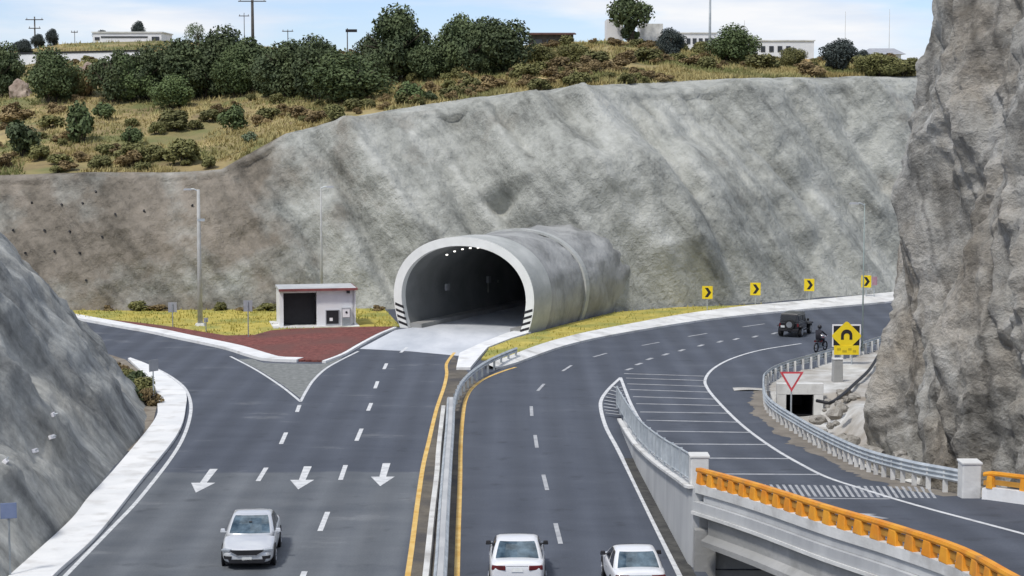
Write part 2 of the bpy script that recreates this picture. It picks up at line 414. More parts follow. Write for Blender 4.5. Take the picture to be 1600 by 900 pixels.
M['hill'] = mat('hillside_soil_and_grass', (0.20, 0.15, 0.075), (0.40, 0.315, 0.135), 0.28, 0.95, 0.6, 1.4, c3=(0.165, 0.17, 0.06), s3=0.16, lo3=0.46, hi3=0.62)
M['cliff'] = rock_material('shotcrete', (0.205, 0.210, 0.190), (0.41, 0.416, 0.378), (0.58, 0.585, 0.54), (0.58, 0.505, 0.45), s_big=0.10,
                           streak=(0.34, 0.12, 0.065), rot=(0, R_(40), 0), warm_x=(-26, -6), bump=1.0, bs=1.7, wts=(0.17, 0.34, 0.28, 0.21))
M['mound'] = rock_material('shotcrete_near', (0.13, 0.135, 0.134), (0.32, 0.328, 0.315), (0.60, 0.61, 0.58), (1.0, 0.95, 0.88), s_big=0.16,
                           streak=(0.2, 0.5, 0.10), rot=(R_(-40), 0, 0), bump=0.5, bs=1.3)  # strong colour streaks paint in the light and shade of the folds
M['rock'] = rock_material('jointed_rock', (0.20, 0.192, 0.172), (0.40, 0.388, 0.355), (0.60, 0.592, 0.56), (0.95, 0.86, 0.76), s_big=0.22,
                          streak=(0.5, 0.5, 0.18), rot=(R_(12), R_(14), 0), bump=1.0, bs=2.2, crack=0.42)
M['collar'] = mat('collar_concrete', (0.36, 0.375, 0.36), (0.50, 0.51, 0.49), 0.5, 0.85, 0.2, 4)
M['portal_white'] = mat('portal_white', (0.72, 0.73, 0.70), (0.80, 0.81, 0.78), 1.0, 0.8)
M['vault_out'] = mat('vault_shotcrete', (0.20, 0.205, 0.20), (0.33, 0.335, 0.33), 0.8, 0.9, 0.9, 4, stretch=(1, 0.7, 0.4), c3=(0.38, 0.385, 0.375), s3=0.5)
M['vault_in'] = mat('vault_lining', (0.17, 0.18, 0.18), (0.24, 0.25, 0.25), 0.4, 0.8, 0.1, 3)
M['tube_lamp'] = emit('tunnel_lamp_glow', (1.0, 0.97, 0.9), 2.2)

# ------------------------------------------------------------------ mesh helpers
class MB:
    def __init__(s): s.v = []; s.f = []
    def add(s, vs, fs):
        n = len(s.v); s.v += [tuple(v) for v in vs]; s.f += [tuple(i + n for i in f) for f in fs]; return s
    def box(s, c, d, rz_=0.0, m=None):
        c = Vector(c); x, y, z = d[0] / 2, d[1] / 2, d[2] / 2
        rot = m or Matrix.Rotation(rz_, 3, 'Z')
        vs = [c + rot @ Vector(p) for p in ((-x,-y,-z),(x,-y,-z),(x,y,-z),(-x,y,-z),(-x,-y,z),(x,-y,z),(x,y,z),(-x,y,z))]
        return s.add(vs, ((0,3,2,1),(4,5,6,7),(0,1,5,4),(1,2,6,5),(2,3,7,6),(3,0,4,7)))
    def taper(s, c, d0, d1, h, rz_=0.0, off=(0, 0)):
        c = Vector(c); rot = Matrix.Rotation(rz_, 3, 'Z')
        vs = [c + rot @ Vector((sx*d0[0]/2, sy*d0[1]/2, 0)) for sx, sy in ((-1,-1),(1,-1),(1,1),(-1,1))]
        vs += [c + rot @ Vector((sx*d1[0]/2+off[0], sy*d1[1]/2+off[1], h)) for sx, sy in ((-1,-1),(1,-1),(1,1),(-1,1))]
        return s.add(vs, ((0,3,2,1),(4,5,6,7),(0,1,5,4),(1,2,6,5),(2,3,7,6),(3,0,4,7)))
    def prism(s, poly, z0, z1):
        n = len(poly)
        vs = [(p[0], p[1], z0) for p in poly] + [(p[0], p[1], z1) for p in poly]
        return s.add(vs, [tuple(range(n))[::-1], tuple(range(n, 2*n))] + [(i, (i+1)%n, n+(i+1)%n, n+i) for i in range(n)])
    def plate(s, poly, o, ux, uy, th):       # a flat polygon (2-D) set in space, with thickness
        o, ux, uy = Vector(o), Vector(ux).normalized(), Vector(uy).normalized(); n = ux.cross(uy)
        k = len(poly)
        vs = [o + ux*p[0] + uy*p[1] for p in poly] + [o + ux*p[0] + uy*p[1] + n*th for p in poly]
        return s.add(vs, [tuple(range(k))[::-1], tuple(range(k, 2*k))] + [(i, (i+1)%k, k+(i+1)%k, k+i) for i in range(k)])
    def tube(s, path, r, n=8, caps=True):
        path = [Vector(p) for p in path]; k = len(path)
        rr = r if isinstance(r, (list, tuple)) else [r]*k
        vs = []; fs = []
        for i, p in enumerate(path):
            d = (path[min(k-1, i+1)] - path[max(0, i-1)]).normalized()
            a = d.orthogonal().normalized() if abs(d.z) > 0.95 else d.cross(Vector((0,0,1))).normalized()
            b = d.cross(a)
            for j in range(n):
                t = 2*PI*j/n
                vs.append(p + (a*math.cos(t) + b*math.sin(t))*rr[i])
        for i in range(k-1):
            for j in range(n):
                fs.append((i*n+j, i*n+(j+1)%n, (i+1)*n+(j+1)%n, (i+1)*n+j))
        if caps: fs += [tuple(range(n))[::-1], tuple(range((k-1)*n, k*n))]
        return s.add(vs, fs)
    def sweep(s, prof, path, closed=True, caps=True):   # prof: (to the right of travel, up)
        path = [Vector(p) for p in path]; k = len(path); n = len(prof)
        vs = []; fs = []
        for i, p in enumerate(path):
            d = path[min(k-1, i+1)] - path[max(0, i-1)]; d.z = 0; d.normalize()
            r = Vector((d.y, -d.x, 0))
            for a, b in prof: vs.append(p + r*a + Vector((0,0,b)))
        m = n if closed else n-1
        for i in range(k-1):
            for j in range(m):
                fs.append((i*n+j, i*n+(j+1)%n, (i+1)*n+(j+1)%n, (i+1)*n+j))
        if closed and caps: fs += [tuple(range(n))[::-1], tuple(range((k-1)*n, k*n))]
        return s.add(vs, fs)
    def disc(s, c, axis, r, th, n=20):
        c = Vector(c); a = Vector(axis).normalized()
        return s.tube([c - a*th/2, c + a*th/2], r, n)
    def build(s, name, m=None, parent=None, smooth_=False, bevel=0, subsurf=0, fix=True):
        me = bpy.data.meshes.new(name)
        me.from_pydata(s.v, [], s.f)
        if fix:
            bm = bmesh.new(); bm.from_mesh(me); bmesh.ops.recalc_face_normals(bm, faces=bm.faces); bm.to_mesh(me); bm.free()
        me.update()
        if smooth_:
            me.polygons.foreach_set('use_smooth', [True]*len(me.polygons))
        o = bpy.data.objects.new(name, me)
        if m: me.materials.append(m)
        COL.objects.link(o)
        if parent: o.parent = parent
        if bevel:
            b = o.modifiers.new('bevel', 'BEVEL'); b.width = bevel; b.segments = 2; b.limit_method = 'ANGLE'
        if subsurf:
            b = o.modifiers.new('sub', 'SUBSURF'); b.levels = subsurf; b.render_levels = subsurf
        return o
def tag(o, label=None, cat=None, group=None, kind=None):
    if label: o['label'] = label
    if cat: o['category'] = cat
    if group: o['group'] = group
    if kind: o['kind'] = kind
    return o
def empty(name, loc, rz_=0, label=None, cat=None, group=None, scale=1):
    o = bpy.data.objects.new(name, None); o.location = loc; o.rotation_euler = (0, 0, rz_); o.scale = (scale,)*3
    o.empty_display_size = 0.3
    COL.objects.link(o); return tag(o, label, cat, group)
def copy_tree(o, parent=None):
    c = o.copy(); COL.objects.link(c)
    if parent: c.parent = parent
    for ch in list(o.children): copy_tree(ch, c)
    return c
def flat(poly, z):
    mb = MB(); mb.add([(p[0], p[1], z) for p in poly], [tuple(range(len(poly)))]); return mb
def tri_sheet(name, poly, z, m, parent=None):
    bm = bmesh.new()
    vs = [bm.verts.new((p[0], p[1], z)) for p in poly]
    f = bm.faces.new(vs)
    bmesh.ops.triangulate(bm, faces=[f])
    bmesh.ops.recalc_face_normals(bm, faces=bm.faces)
    if bm.faces and sum(x.normal.z for x in bm.faces) < 0: bmesh.ops.reverse_faces(bm, faces=bm.faces)
    me = bpy.data.meshes.new(name); bm.to_mesh(me); bm.free(); me.materials.append(m)
    o = bpy.data.objects.new(name, me); COL.objects.link(o)
    if parent: o.parent = parent
    return o
def struct(o): o['kind'] = 'structure'; return o
def line(parent, name, path, wd, m, h=0.010):
    path = [Vector(p) + Vector((0, 0, h)) for p in path]
    return MB().sweep([(-wd/2, 0), (wd/2, 0)], path, closed=False).build(name, m, parent)

# ------------------------------------------------------------------ ground and carriageways
struct(tri_sheet('ground', [(-4000, -300), (4000, -300), (4000, 6000), (-4000, 6000)], -3.0, M['ground']))

RAIL = [(1195, 608), (1195, 630), (1204, 650), (1253, 684), (1302, 712), (1363, 740), (1424, 758), (1480, 770), (1503, 775)]
rail_pts = smooth([Rp(*p) for p in RAIL], 0.5)
WING = [(1380, 545), (1340, 558), (1300, 567), (1270, 576), (1235, 586), (1208, 597), (1195, 608)]
wing_pts = smooth([G(*p) for p in WING], 0.5)

kerb_edge = [G(*p) for p in WING]
asph = [(-70, 25), (9.2, 25), (6.45, 63.2), (14.6, 63.2)]
for p in reversed(resample(rail_pts, 2.0)):
    if p.y > 64.5: asph.append((p.x + 0.25, p.y))
for p in reversed(resample(wing_pts, 2.0)):
    asph.append((p.x + 0.05, p.y - 0.25))
asph += [(40, 140), (70, 150), (70, 185), (-90, 185), (-90, 25)]
road = struct(tri_sheet('road', asph, 0.0, M['asphalt']))

# lane markings (parts of the road)
left_edge = [(102, 900), (172, 828), (224, 772), (280, 696), (298, 644), (292, 612), (272, 592), (240, 574), (205, 561)]
line(road, 'edge_line', smooth([G(75, 930)] + [G(*p) for p in left_edge]), 0.17, M['white_line'])
line(road, 'edge_line', smooth([G(*p) for p in [(360, 557), (400, 578), (440, 604), (470, 628)]]), 0.16, M['white_line'])
line(road, 'edge_line', smooth([G(*p) for p in [(470, 627), (478, 612), (490, 594), (508, 577), (530, 564), (560, 549)]]), 0.16, M['white_line'])
dashes = [((468, 633), (464, 644)), ((447, 676), (439, 694)), ((416, 731), (403, 752)), 
          ((636, 543), (626, 551)), ((604, 568), (600, 577)), ((590, 596), (586, 607)), ((580, 630), (575, 642)), ((565, 670), (557, 689)),
          ((540, 727), (532, 750)), ((512, 800), (500, 830)), ((476, 893), (462, 930))]
for a, b in dashes:
    line(road, 'lane_dash', [G(*a), G(*b)], 0.20, M['white_line'])
rd = [((830, 635), (831, 650)), ((836, 680), (839, 700)), ((849, 742), (855, 766)), ((868, 818), (876, 850)),
      ((840, 611), (850, 600)), ((879, 580), (893, 571)), ((927, 558), (948, 552)), ((1003, 540), (1030, 535)), ((1075, 526), (1105, 521)), ((1160, 511), (1195, 506))]
for a, b in rd:
    line(road, 'lane_dash', [G(*a), G(*b)], 0.17, M['grey_line'])
dd = [(983, 577), (998, 569), (1015, 561), (1040, 554), (1065, 547.5), (1095, 540), (1125, 534), (1150, 530), (1180, 526), (1210, 521)]
for p in dd:
    c = G(*p); t_ = (G(p[0] + 14, p[1] - 5) - c).normalized()
    line(road, 'lane_dash', [c - t_*0.5, c + t_*0.5], 0.26, M['grey_line'])
yl = [(710, 551), (698, 568), (698, 584), (694, 604), (682, 640), (670, 690), (661, 729), (652.5, 785), (644, 851), (637, 900), (630, 950)]
line(road, 'edge_line', smooth([G(*p) for p in yl]), 0.19, M['yellow_line'])
yr = [(806, 574), (792, 578), (768, 587), (752, 595), (736, 609), (728, 624), (724, 644), (720, 690), (718.6, 753), (716, 827), (714, 900), (712.5, 950)]
line(road, 'edge_line', smooth([G(*p) for p in yr]), 0.19, M['yellow_line'])
def arrow(tail, tip):
    a, b = G(*tail), G(*tip); d = (b - a); L_ = d.length; d.normalize(); r = Vector((d.y, -d.x, 0))
    def P(s, t): q = a + d*s + r*t; return (q.x, q.y)
    return tri_sheet('arrow_marking', [P(0, -.17), P(L_*.60, -.14), P(L_*.60, -.50), P(L_, 0), P(L_*.60, .50), P(L_*.60, .14), P(0, .17)], 0.010, M['white_line'], road)
arrow((334, 733), (306, 770)); arrow((481, 729), (466, 765)); arrow((604, 724), (594, 760))

# the ramp: a sheet rising towards the bridge
WALLX = [(110, 5.5), (98, 5.35), (90, 5.45), (82, 5.55), (64, 6.15)]
BR = [(1090, 768), (1180, 795), (1290, 833), (1400, 868), (1500, 905), (1570, 945)]      # foot of the orange rail
br_pts = smooth([Vector((6.15, 64, rz(64)))] + [Rp(*p) for p in BR[1:]], 0.5)
def xat(path, y):
    path = sorted(path, key=lambda p: p[1])
    return lin([(p[1], p[0]) for p in path], y)
br_tab = sorted([(p.y, p.x) for p in br_pts])
ylast, xlast = br_tab[0]
slope_ = (br_tab[0][1] - br_tab[6][1]) / (br_tab[0][0] - br_tab[6][0])
def ramp_left(y):
    if y >= 64: return lin(sorted(WALLX), y)
    if y < ylast: return xlast + slope_*(y - ylast)
    return lin(br_tab, y)
r_tab = sorted([(p.y, p.x) for p in rail_pts])
def ramp_right(y):
    if y < r_tab[0][0]: return r_tab[0][1] + (r_tab[0][0] - y)*0.62
    if y > r_tab[-1][0]: return r_tab[-1][1]
    return lin(r_tab, y)
mb = MB()
ys = [106 - 0.7*i for i in range(110)]
ys = [y for y in ys if y > 30]
for y in ys:
    a, b = ramp_left(y), ramp_right(y) + 0.3
    if 96 < y: a = lin([(96, ramp_left(96)), (106, 5.6)], y)
    for k in range(9): mb.v.append((a + (b - a)*k/8, y, rz(y) + 0.005))
for i in range(len(ys) - 1):
    for k in range(8):
        mb.f.append((i*9 + k, i*9 + k + 1, (i+1)*9 + k + 1, (i+1)*9 + k))
ramp = struct(mb.build('road', M['asphalt'], smooth_=True))

RH = 0.014
def rline(name, px, wd, m, p=None): return line(ramp, name, drape(smooth([Rp(*q) for q in px], 0.5)), wd, m, RH)
rline('edge_line', [(1252, 537), (1190, 547), (1145, 560), (1115, 576), (1102, 593), (1106, 608), (1125, 631), (1160, 665), (1200, 695), (1250, 725), (1300, 749),
                    (1375, 773), (1450, 795), (1525, 815), (1600, 835), (1660, 852)], 0.17, M['white_line'])
rline('edge_line', [(970, 591), (977, 610), (986, 632), (1003, 662), (1030, 692), (1052, 712)], 0.17, M['white_line'])
line(road, 'edge_line', smooth([G(*p) for p in [(970, 590), (952, 607), (940, 624), (939, 640), (947, 668), (965, 702), (990, 752), (1022, 818), (1062, 900), (1085, 950)]]), 0.19, M['white_line'], 0.012)
hat = [((975, 584), (1100, 588)), ((978, 591), (1101, 595)), ((980, 600), (1104, 604)), ((984, 609), (1107, 613)), ((989, 620), (1116, 624)), ((994, 631), (1126, 634)),
       ((1000, 644), (1140, 646)), ((1010, 657), (1155, 660)), ((1026, 674), (1172, 676)), ((1040, 694), (1200, 695)), ((1068, 716), (1232, 717)), ((1108, 741), (1282, 742))]
for a, b in hat:
    n = 10
    line(ramp, 'rumble_line', drape([Rp(*a).lerp(Rp(*b), i/n) for i in range(n + 1)]), 0.20, M['grey_line'], RH)
# small diagonal bars in the nose
for i in range(9):
    y_ = 604 + i*5.8
    xl = lin([(590, 968), (607, 952), (624, 941), (640, 940), (668, 948)], y_) + 3
    xr = lin([(591, 970), (610, 977), (632, 986), (662, 1003)], y_) - 3
    line(road, 'hatch_bar', [G(xl, y_), G((xl + xr)/2, y_ + 3), G(xr, y_ + 1)], 0.16, M['grey_line'], 0.016 + rz(G(xl, y_).y))
# tooth pattern before the bridge
for i in range(30):
    x_ = 1165 + i*9.8
    a = Rp(x_, 757 + i*0.15); b = Rp(x_ + 12, 775 + i*0.14)
    line(ramp, 'rumble_mark', drape([a, b]), 0.10, M['grey_line'], RH)
line(ramp, 'rumble_line', drape([Rp(1230, 779).lerp(Rp(1390, 780), i/8) for i in range(9)]), 0.12, M['grey_line'], RH)
def ramp_arrow(tail, tip):
    a, b = Rp(*tail), Rp(*tip); d = b - a; d.z = 0; L_ = d.length; d.normalize(); r = Vector((d.y, -d.x, 0))
    pts = [(0, -.13), (L_*.6, -.11), (L_*.6, -.42), (L_, 0), (L_*.6, .42), (L_*.6, .11), (0, .13)]
    o = tri_sheet('arrow_marking', [((a + d*s + r*t).x, (a + d*s + r*t).y) for s, t in pts], 0, M['grey_line'], ramp)
    for v in o.data.vertices: v.co.z = rz(v.co.y) + RH
ramp_arrow((1384, 811), (1334, 802))

# sandy drift along the right shoulder of the ramp
mb = MB(); rs = resample([p for p in rail_pts if p.y < 108], 0.5)
for i, p in enumerate(rs):
    d = rs[min(i+1, len(rs)-1)] - rs[max(0, i-1)]; d.z = 0; d.normalize(); r = Vector((d.y, -d.x, 0))
    wd = 0.5 + 1.0*abs(noise.noise((i*0.13, 3, 1))) + 0.5*abs(noise.noise((i*0.5, 1, 1)))
    for t in (-0.25, wd*0.5, wd): mb.v.append((p.x + r.x*t, p.y + r.y*t, rz(p.y + r.y*t) + 0.009))
for i in range(len(rs)-1):
    for k in range(2): mb.f.append((i*3+k, i*3+k+1, i*3+k+4, i*3+k+3))
o = struct(mb.build('shoulder', M['drift']))

# pavements, kerbs, islands -------------------------------------------------
walk_l = [(-15, 930), (20, 900), (108, 820), (138, 782), (180, 736), (240, 662), (246, 636), (240, 604), (200, 563)]
walk_r = [(62, 930), (88, 900), (152, 840), (216, 760), (276, 684), (290, 641), (286, 610), (240, 577), (204, 562)]
wl = smooth([G(*p) for p in walk_l], 0.5); wr_ = smooth([G(*p) for p in walk_r], 0.5)
wl, wr_ = resample(wl, 0.8), resample(wr_, 0.8)
n = min(len(wl), len(wr_))
wl = resample(wl, sum((a-b).length for a, b in zip(wl, wl[1:]))/n); wr_ = resample(wr_, sum((a-b).length for a, b in zip(wr_, wr_[1:]))/n)
mb = MB(); n = min(len(wl), len(wr_))
for i in range(n):
    a, b = wl[i], wr_[i]
    for p, z in ((b, 0.0), (b, 0.14), (a, 0.14), (a, -0.1)): mb.v.append((p.x, p.y, z))
for i in range(n - 1):
    for k in range(3): mb.f.append((i*4+k, i*4+k+1, i*4+k+5, i*4+k+4))
sidewalk = struct(mb.build('sidewalk', M['walk']))

struct(tri_sheet('planting_bed', [(G(*p).x, G(*p).y) for p in [(150, 548), (196, 562.5), (222, 584), (239, 604), (245, 636), (239, 662), (205, 706), (150, 700), (130, 600)]], 0.03, mat('bed_soil', (0.16, 0.13, 0.10), (0.30, 0.27, 0.22), 0.9, 0.95, 0.6, 6)))
def island(name, px, h, m, step=1.0):
    pts = smooth([G(*p) for p in px + [px[0]]], step)[:-1]
    return struct(MB().prism([(p.x, p.y) for p in pts], -0.05, h).build(name, m))
def island_raw(name, px, h, m):
    return struct(MB().prism([(G(*p).x, G(*p).y) for p in px], -0.05, h).build(name, m))
kerb_l = [(60, 489), (138, 503), (192, 513), (233, 520), (274, 529), (315, 537.5), (353, 546), (388, 557), (410, 563), (430, 565), (464, 566)]
kl = smooth([G(*p) for p in kerb_l], 0.8)
struct(MB().sweep([(-0.1, -0.05), (1.25, -0.05), (1.25, 0.15), (-0.1, 0.18)], [Vector((p.x, p.y, 0)) for p in reversed(kl)]).build('kerb', M['walk']))
red = [(60, 489), (150, 500), (192, 504), (233, 508.5), (274, 514), (316, 521), (353, 527), (398, 526), (423, 519), (460, 516), (580, 513), (616, 513),
       (590, 524), (560, 539), (535, 555), (505, 566), (464, 565), (430, 563), (410, 561), (388, 555), (353, 544), (315, 535.5), (274, 527), (233, 518), (192, 511), (138, 501)]
island_raw('gravel_bed', red, 0.13, M['red_gravel'])
back_grass = [(40, 484), (230, 486), (440, 484), (600, 484), (625, 511), (580, 514), (460, 517), (423, 520), (398, 527), (353, 528), (316, 522), (274, 515), (233, 509.5), (192, 505), (150, 501), (60, 490)]
island_raw('verge', back_grass, 0.10, M['lawn'])
island_raw('gravel_bed', [(412, 567), (466, 568.5), (506, 568.5), (536, 558), (505, 580), (489, 592), (476, 612), (469, 622), (440, 600), (405, 578), (372, 561), (395, 561)], 0.005, M['grey_gravel'])
# kerb beside the slab, left
struct(MB().sweep([(-0.12, -0.05), (0.12, -0.05), (0.12, 0.15), (-0.12, 0.15)], smooth([G(*p) for p in [(506, 567.5), (536, 556), (562, 541), (592, 525), (618, 514)]], 0.6)).build('kerb', M['walk']))
# grass strip right of the tunnel
grass_r = [(752, 563), (765, 546), (800, 532), (840, 521), (872, 512), (960, 490), (1060, 482), (1160, 479), (1240, 474), (1370, 462), (1372, 470), (1200, 486), (1160, 491), (1100, 498), (1000, 513.5), (925, 527), (868, 541), (800, 563)]
island_raw('verge', grass_r, 0.11, M['lawn'])
chan = [(740, 590), (775, 578), (805, 570), (868, 547), (925, 532), (1000, 518), (1100, 502), (1200, 490.5), (1300, 481.5), (1372, 475), (1450, 467)]
ck = smooth([G(*p) for p in chan if p[0] > 770], 0.8)
mb = MB(); N_ = len(ck)
for i, p in enumerate(ck):
    d = ck[min(N_-1, i+1)] - ck[max(0, i-1)]; d.z = 0; d.normalize(); r = Vector((d.y, -d.x, 0))
    wd = lin([(0, 0.8), (0.25, 1.1), (0.45, 1.7), (0.7, 3.0), (1, 3.4)], i/(N_-1))
    for t, z in ((0, 0.0), (0, 0.13), (-wd*0.15, 0.15), (-wd, 0.35), (-wd, -0.1)): mb.v.append((p.x + r.x*t, p.y + r.y*t, z))
for i in range(N_-1):
    for k in range(4): mb.f.append((i*5+k, i*5+k+1, i*5+k+6, i*5+k+5))
struct(mb.build('kerb', M['concrete']))
# white shoulder between the slab and the grass
island_raw('kerb', [(808, 519), (790, 524), (748, 541), (718, 555), (713, 578), (735, 578), (748, 562), (762, 546), (798, 532), (830, 522)], 0.16, M['walk'])
# dirt median
med = [G(*p) for p in [(708, 556), (702, 570), (700, 584), (697, 604), (685, 640), (673, 690), (664, 729), (656, 785), (647, 851), (640, 900), (633, 950)]]
med += [G(*p) for p in reversed([(745, 597), (733, 610), (726, 624), (721, 644), (717, 690), (716, 753), (713, 827), (711, 900), (709, 950)])]
struct(tri_sheet('median', [(p.x, p.y) for p in med], 0.004, M['dirt']))
# low kerb in the median
struct(MB().sweep([(-0.13, 0), (0.13, 0), (0.10, 0.22), (-0.10, 0.22)], smooth([G(*p) for p in [(693, 640), (686, 700), (683, 743), (676, 802), (671, 850), (666, 900), (660, 950)]], 0.8)).build('kerb', M['concrete']))

# ------------------------------------------------------------------ tunnel
TC = (G(613, 513) + G(836, 521.5)) / 2
AX = R_(25)
tdir = Vector((math.sin(AX), math.cos(AX), 0)); tright = Vector((math.cos(AX), -math.sin(AX), 0))
def prof(off, n=40):
    # horseshoe: half-width at foot, bulge and crown (outer size), shrunk by off
    pts = []
    for i in range(n + 1):
        a = PI*1.0 - PI*i/n
        c, s_ = math.cos(a), math.sin(a)
        hw, top, mid = 5.45 - off, 6.55 - off, 2.2
        x = hw*math.copysign(abs(c)**0.92, c); z = mid + (top - mid)*abs(s_)**0.92
        pts.append((x, z))
    foot = 4.95 - off
    L_ = [(-foot, 0.0), (-foot - 0.27, 0.75), (-foot - 0.43, 1.5)]
    return [(a, b) for a, b in L_] + pts + [(-a, b) for a, b in reversed(L_)]
def tloc(x, s, z): return TC + tright*x + tdir*s + Vector((0, 0, z))
tunnel = empty('tunnel_portal', TC, 0, 'horseshoe concrete tunnel mouth with white face ring in the grey cliff', 'tunnel')
def tl(x, s, z): return tloc(x, s, z) - TC
def shell(rings, name, m, smooth_=True):
    mb = MB(); n = len(rings[0])
    for r in rings: mb.v += [tuple(p) for p in r]
    for i in range(len(rings) - 1):
        for j in range(n - 1): mb.f.append((i*n+j, i*n+j+1, (i+1)*n+j+1, (i+1)*n+j))
    return mb.build(name, m, tunnel, smooth_=smooth_, fix=False)
po, pi_ = prof(0), prof(0.62)
# face ring (flat, thick)
STRIPE_H = 1.75
mb = MB(); n = len(po)
for (x, z), (xi, zi) in zip(po, pi_):
    mb.v += [tuple(tl(x, 0, z)), tuple(tl(xi, 0, zi)), tuple(tl(x, 1.0, z)), tuple(tl(xi, 0.6, zi))]
for i in range(n - 1):
    a, b = i*4, (i+1)*4
    mb.f += [(a, b, b+1, a+1), (a+1, b+1, b+3, a+3)]
mb.build('face_ring', M['portal_white'], tunnel)
shell([[tl(x, s, z) for x, z in po] for s in (0.0, 3.0)], 'collar', M['collar'])
po2 = prof(0.12)
def bumpy(s, amp, ph):
    r = []
    for j, (x, z) in enumerate(po2):
        k = 1 + amp*noise.noise((j*0.35, s*0.4, ph)) + amp*0.5*noise.noise((j*0.9, s*1.1, ph + 3))
        r.append(tl(x*k, s, z*k))
    return r
shell([[tl(x, 2.9, z) for x, z in po2]] + [bumpy(3.0 + 0.5*i, 0.02, 1) for i in range(1, 13)] + [bumpy(9.4, .02, 1)], 'vault', M['vault_out'])
po3 = prof(-0.05)
shell([[tl(x, s, z) for x, z in q] for s, q in ((9.1, po2), (9.1, po3), (9.7, po3), (9.7, po2))], 'joint_band', M['collar'], False)
shell([bumpy(9.5 + 0.6*i, 0.045, 4) for i in range(0, 24)], 'vault', M['vault_out'])
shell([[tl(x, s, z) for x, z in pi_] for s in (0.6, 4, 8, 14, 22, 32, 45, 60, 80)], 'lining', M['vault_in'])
mb = MB(); mb.add([tl(x, 80, z) for x, z in pi_], [tuple(range(len(pi_)))]); mb.build('dark_end_cap', M['black'], tunnel)  # black cap added to close the tube, stands for the unlit depth
# stripes at the two feet
for sgn in (-1, 1):
    for k in range(4):
        z0 = 0.12 + k*0.42
        def xo(z): return sgn*(4.95 + 0.36*min(z, 1.5)/1.5 + 0.02)
        def xi_(z): return sgn*(4.95 - 0.62 + 0.36*min(z, 1.5)/1.5)
        up = 0.22
        quad = [(xi_(z0), z0), (xo(z0 + up), z0 + up), (xo(z0 + up + .19), z0 + up + .19), (xi_(z0 + .19), z0 + .19)]
        MB().add([tl(x, -0.004, z) for x, z in quad] + [tl(x, 0.05, z) for x, z in quad], [(0,1,2,3),(4,7,6,5),(0,4,5,1),(1,5,6,2),(2,6,7,3),(3,7,4,0)]).build('black_stripe', M['black'], tunnel)
# lamps under the crown, two rows
for k in range(8):
    lx = -2.75 + k*0.62
    lz = 2.2 + 3.73*(1 - (abs(lx)/4.83)**2.15)**0.48 - 0.32
    MB().box(tl(lx, 3.0, lz), (0.09, 0.2, 0.08), -AX).build('ceiling_lamp', M['tube_lamp'], tunnel)
for k in range(2):
    MB().box(tl(-4.25, 6 + k*7, 2.4), (0.18, 0.45, 0.5), -AX).build('service_box', M['sign_grey'], tunnel)
# kerbs inside
for sgn in (-1, 1):
    mb = MB()
    a = [tl(sgn*4.3, 0.0, 0), tl(sgn*3.35, 0.0, 0)]
    q = [(-4.35, 0), (-3.45, 0), (-3.45, .3), (-4.45, .3)] if sgn < 0 else [(3.45, 0), (4.35, 0), (4.45, .3), (3.45, .3)]
    for s in (0.4, 78): mb.v += [tuple(tl(x, s, z)) for x, z in q]
    mb.f = [(0,1,5,4),(1,2,6,5),(2,3,7,6),(3,0,4,7),(0,3,2,1),(4,5,6,7)]
    mb.build('walkway', M['grey_concrete'], tunnel)
# concrete slab in front of and inside the tunnel
sp = [G(562, 545), G(596, 527), G(618, 515.5)]
s_poly = [(p.x, p.y) for p in sp] + [tuple(tloc(-4.2, 0.3, 0).xy), tuple(tloc(-4.2, 79, 0).xy), tuple(tloc(4.2, 79, 0).xy), tuple(tloc(4.2, 0.2, 0).xy)]
s_poly += [(G(*p).x, G(*p).y) for p in [(795, 523), (748, 542), (716, 556), (640, 549)]]
struct(tri_sheet('tunnel_road', s_poly, 0.006, M['slab']))

def in_tunnel(p, off=0.25):
    q = Vector(p) - TC
    s = q.dot(tdir); x = q.dot(tright); z = q.z
    if s < -0.5 or s > 90: return False
    hw, top, mid = 5.45 - off, 6.55 - off, 2.2
    if z < mid: return abs(x) < hw - 0.25
    return (abs(x)/hw)**2 + ((z - mid)/(top - mid))**2 < 1

# ------------------------------------------------------------------ the cut face behind
CL = [  # base px,py ; top px,py ; setback ; diagonal rib strength
    (-420, 478, -420, 292, 6, .3), (-150, 482, -150, 283, 6, .3), (0, 487, 0, 276, 6, .3), (140, 488, 140, 272, 6, .35), (250, 488, 262, 272, 6, .4), (330, 487, 342, 268, 6, .4),
    (390, 486, 380, 246, 7, .4), (450, 485, 440, 214, 8, .5), (540, 484, 530, 192, 8.5, .7), (620, 484, 620, 177, 9, .9), (700, 484, 700, 165, 10, 1), (780, 484, 775, 158, 11, 1),
    (870, 486, 850, 150, 12, 1.1), (960, 487, 930, 143, 13, 1.2), (1040, 482, 1010, 138, 13, 1.3), (1120, 477, 1090, 134, 13, 1.3), (1220, 471, 1200, 131, 13, 1.3), (1320, 463, 1310, 129, 13, 1.3),
    (1420, 456, 1420, 128, 13, 1.3), (1560, 448, 1560, 126, 13, 1.2), (1800, 440, 1800, 124, 13, 1.2)]
def cl_at(u):          # u in px of the base
    for a, b in zip(CL, CL[1:]):
        if u <= b[0]:
            t = (u - a[0])/(b[0] - a[0]); t2 = t
            return [a[k] + (b[k] - a[k])*t2 for k in range(6)]
    return list(CL[-1])
def cliff_base_top(u):
    c = cl_at(u)
    b = G(c[0], c[1]); t = D(c[2], c[3], b.y + c[4])
    return b, t, c[5]
NU, NV, NL = 420, 84, 10
us = [-420 + (1800 + 420)*i/NU for i in range(NU + 1)]
mb = MB(); LIP = []
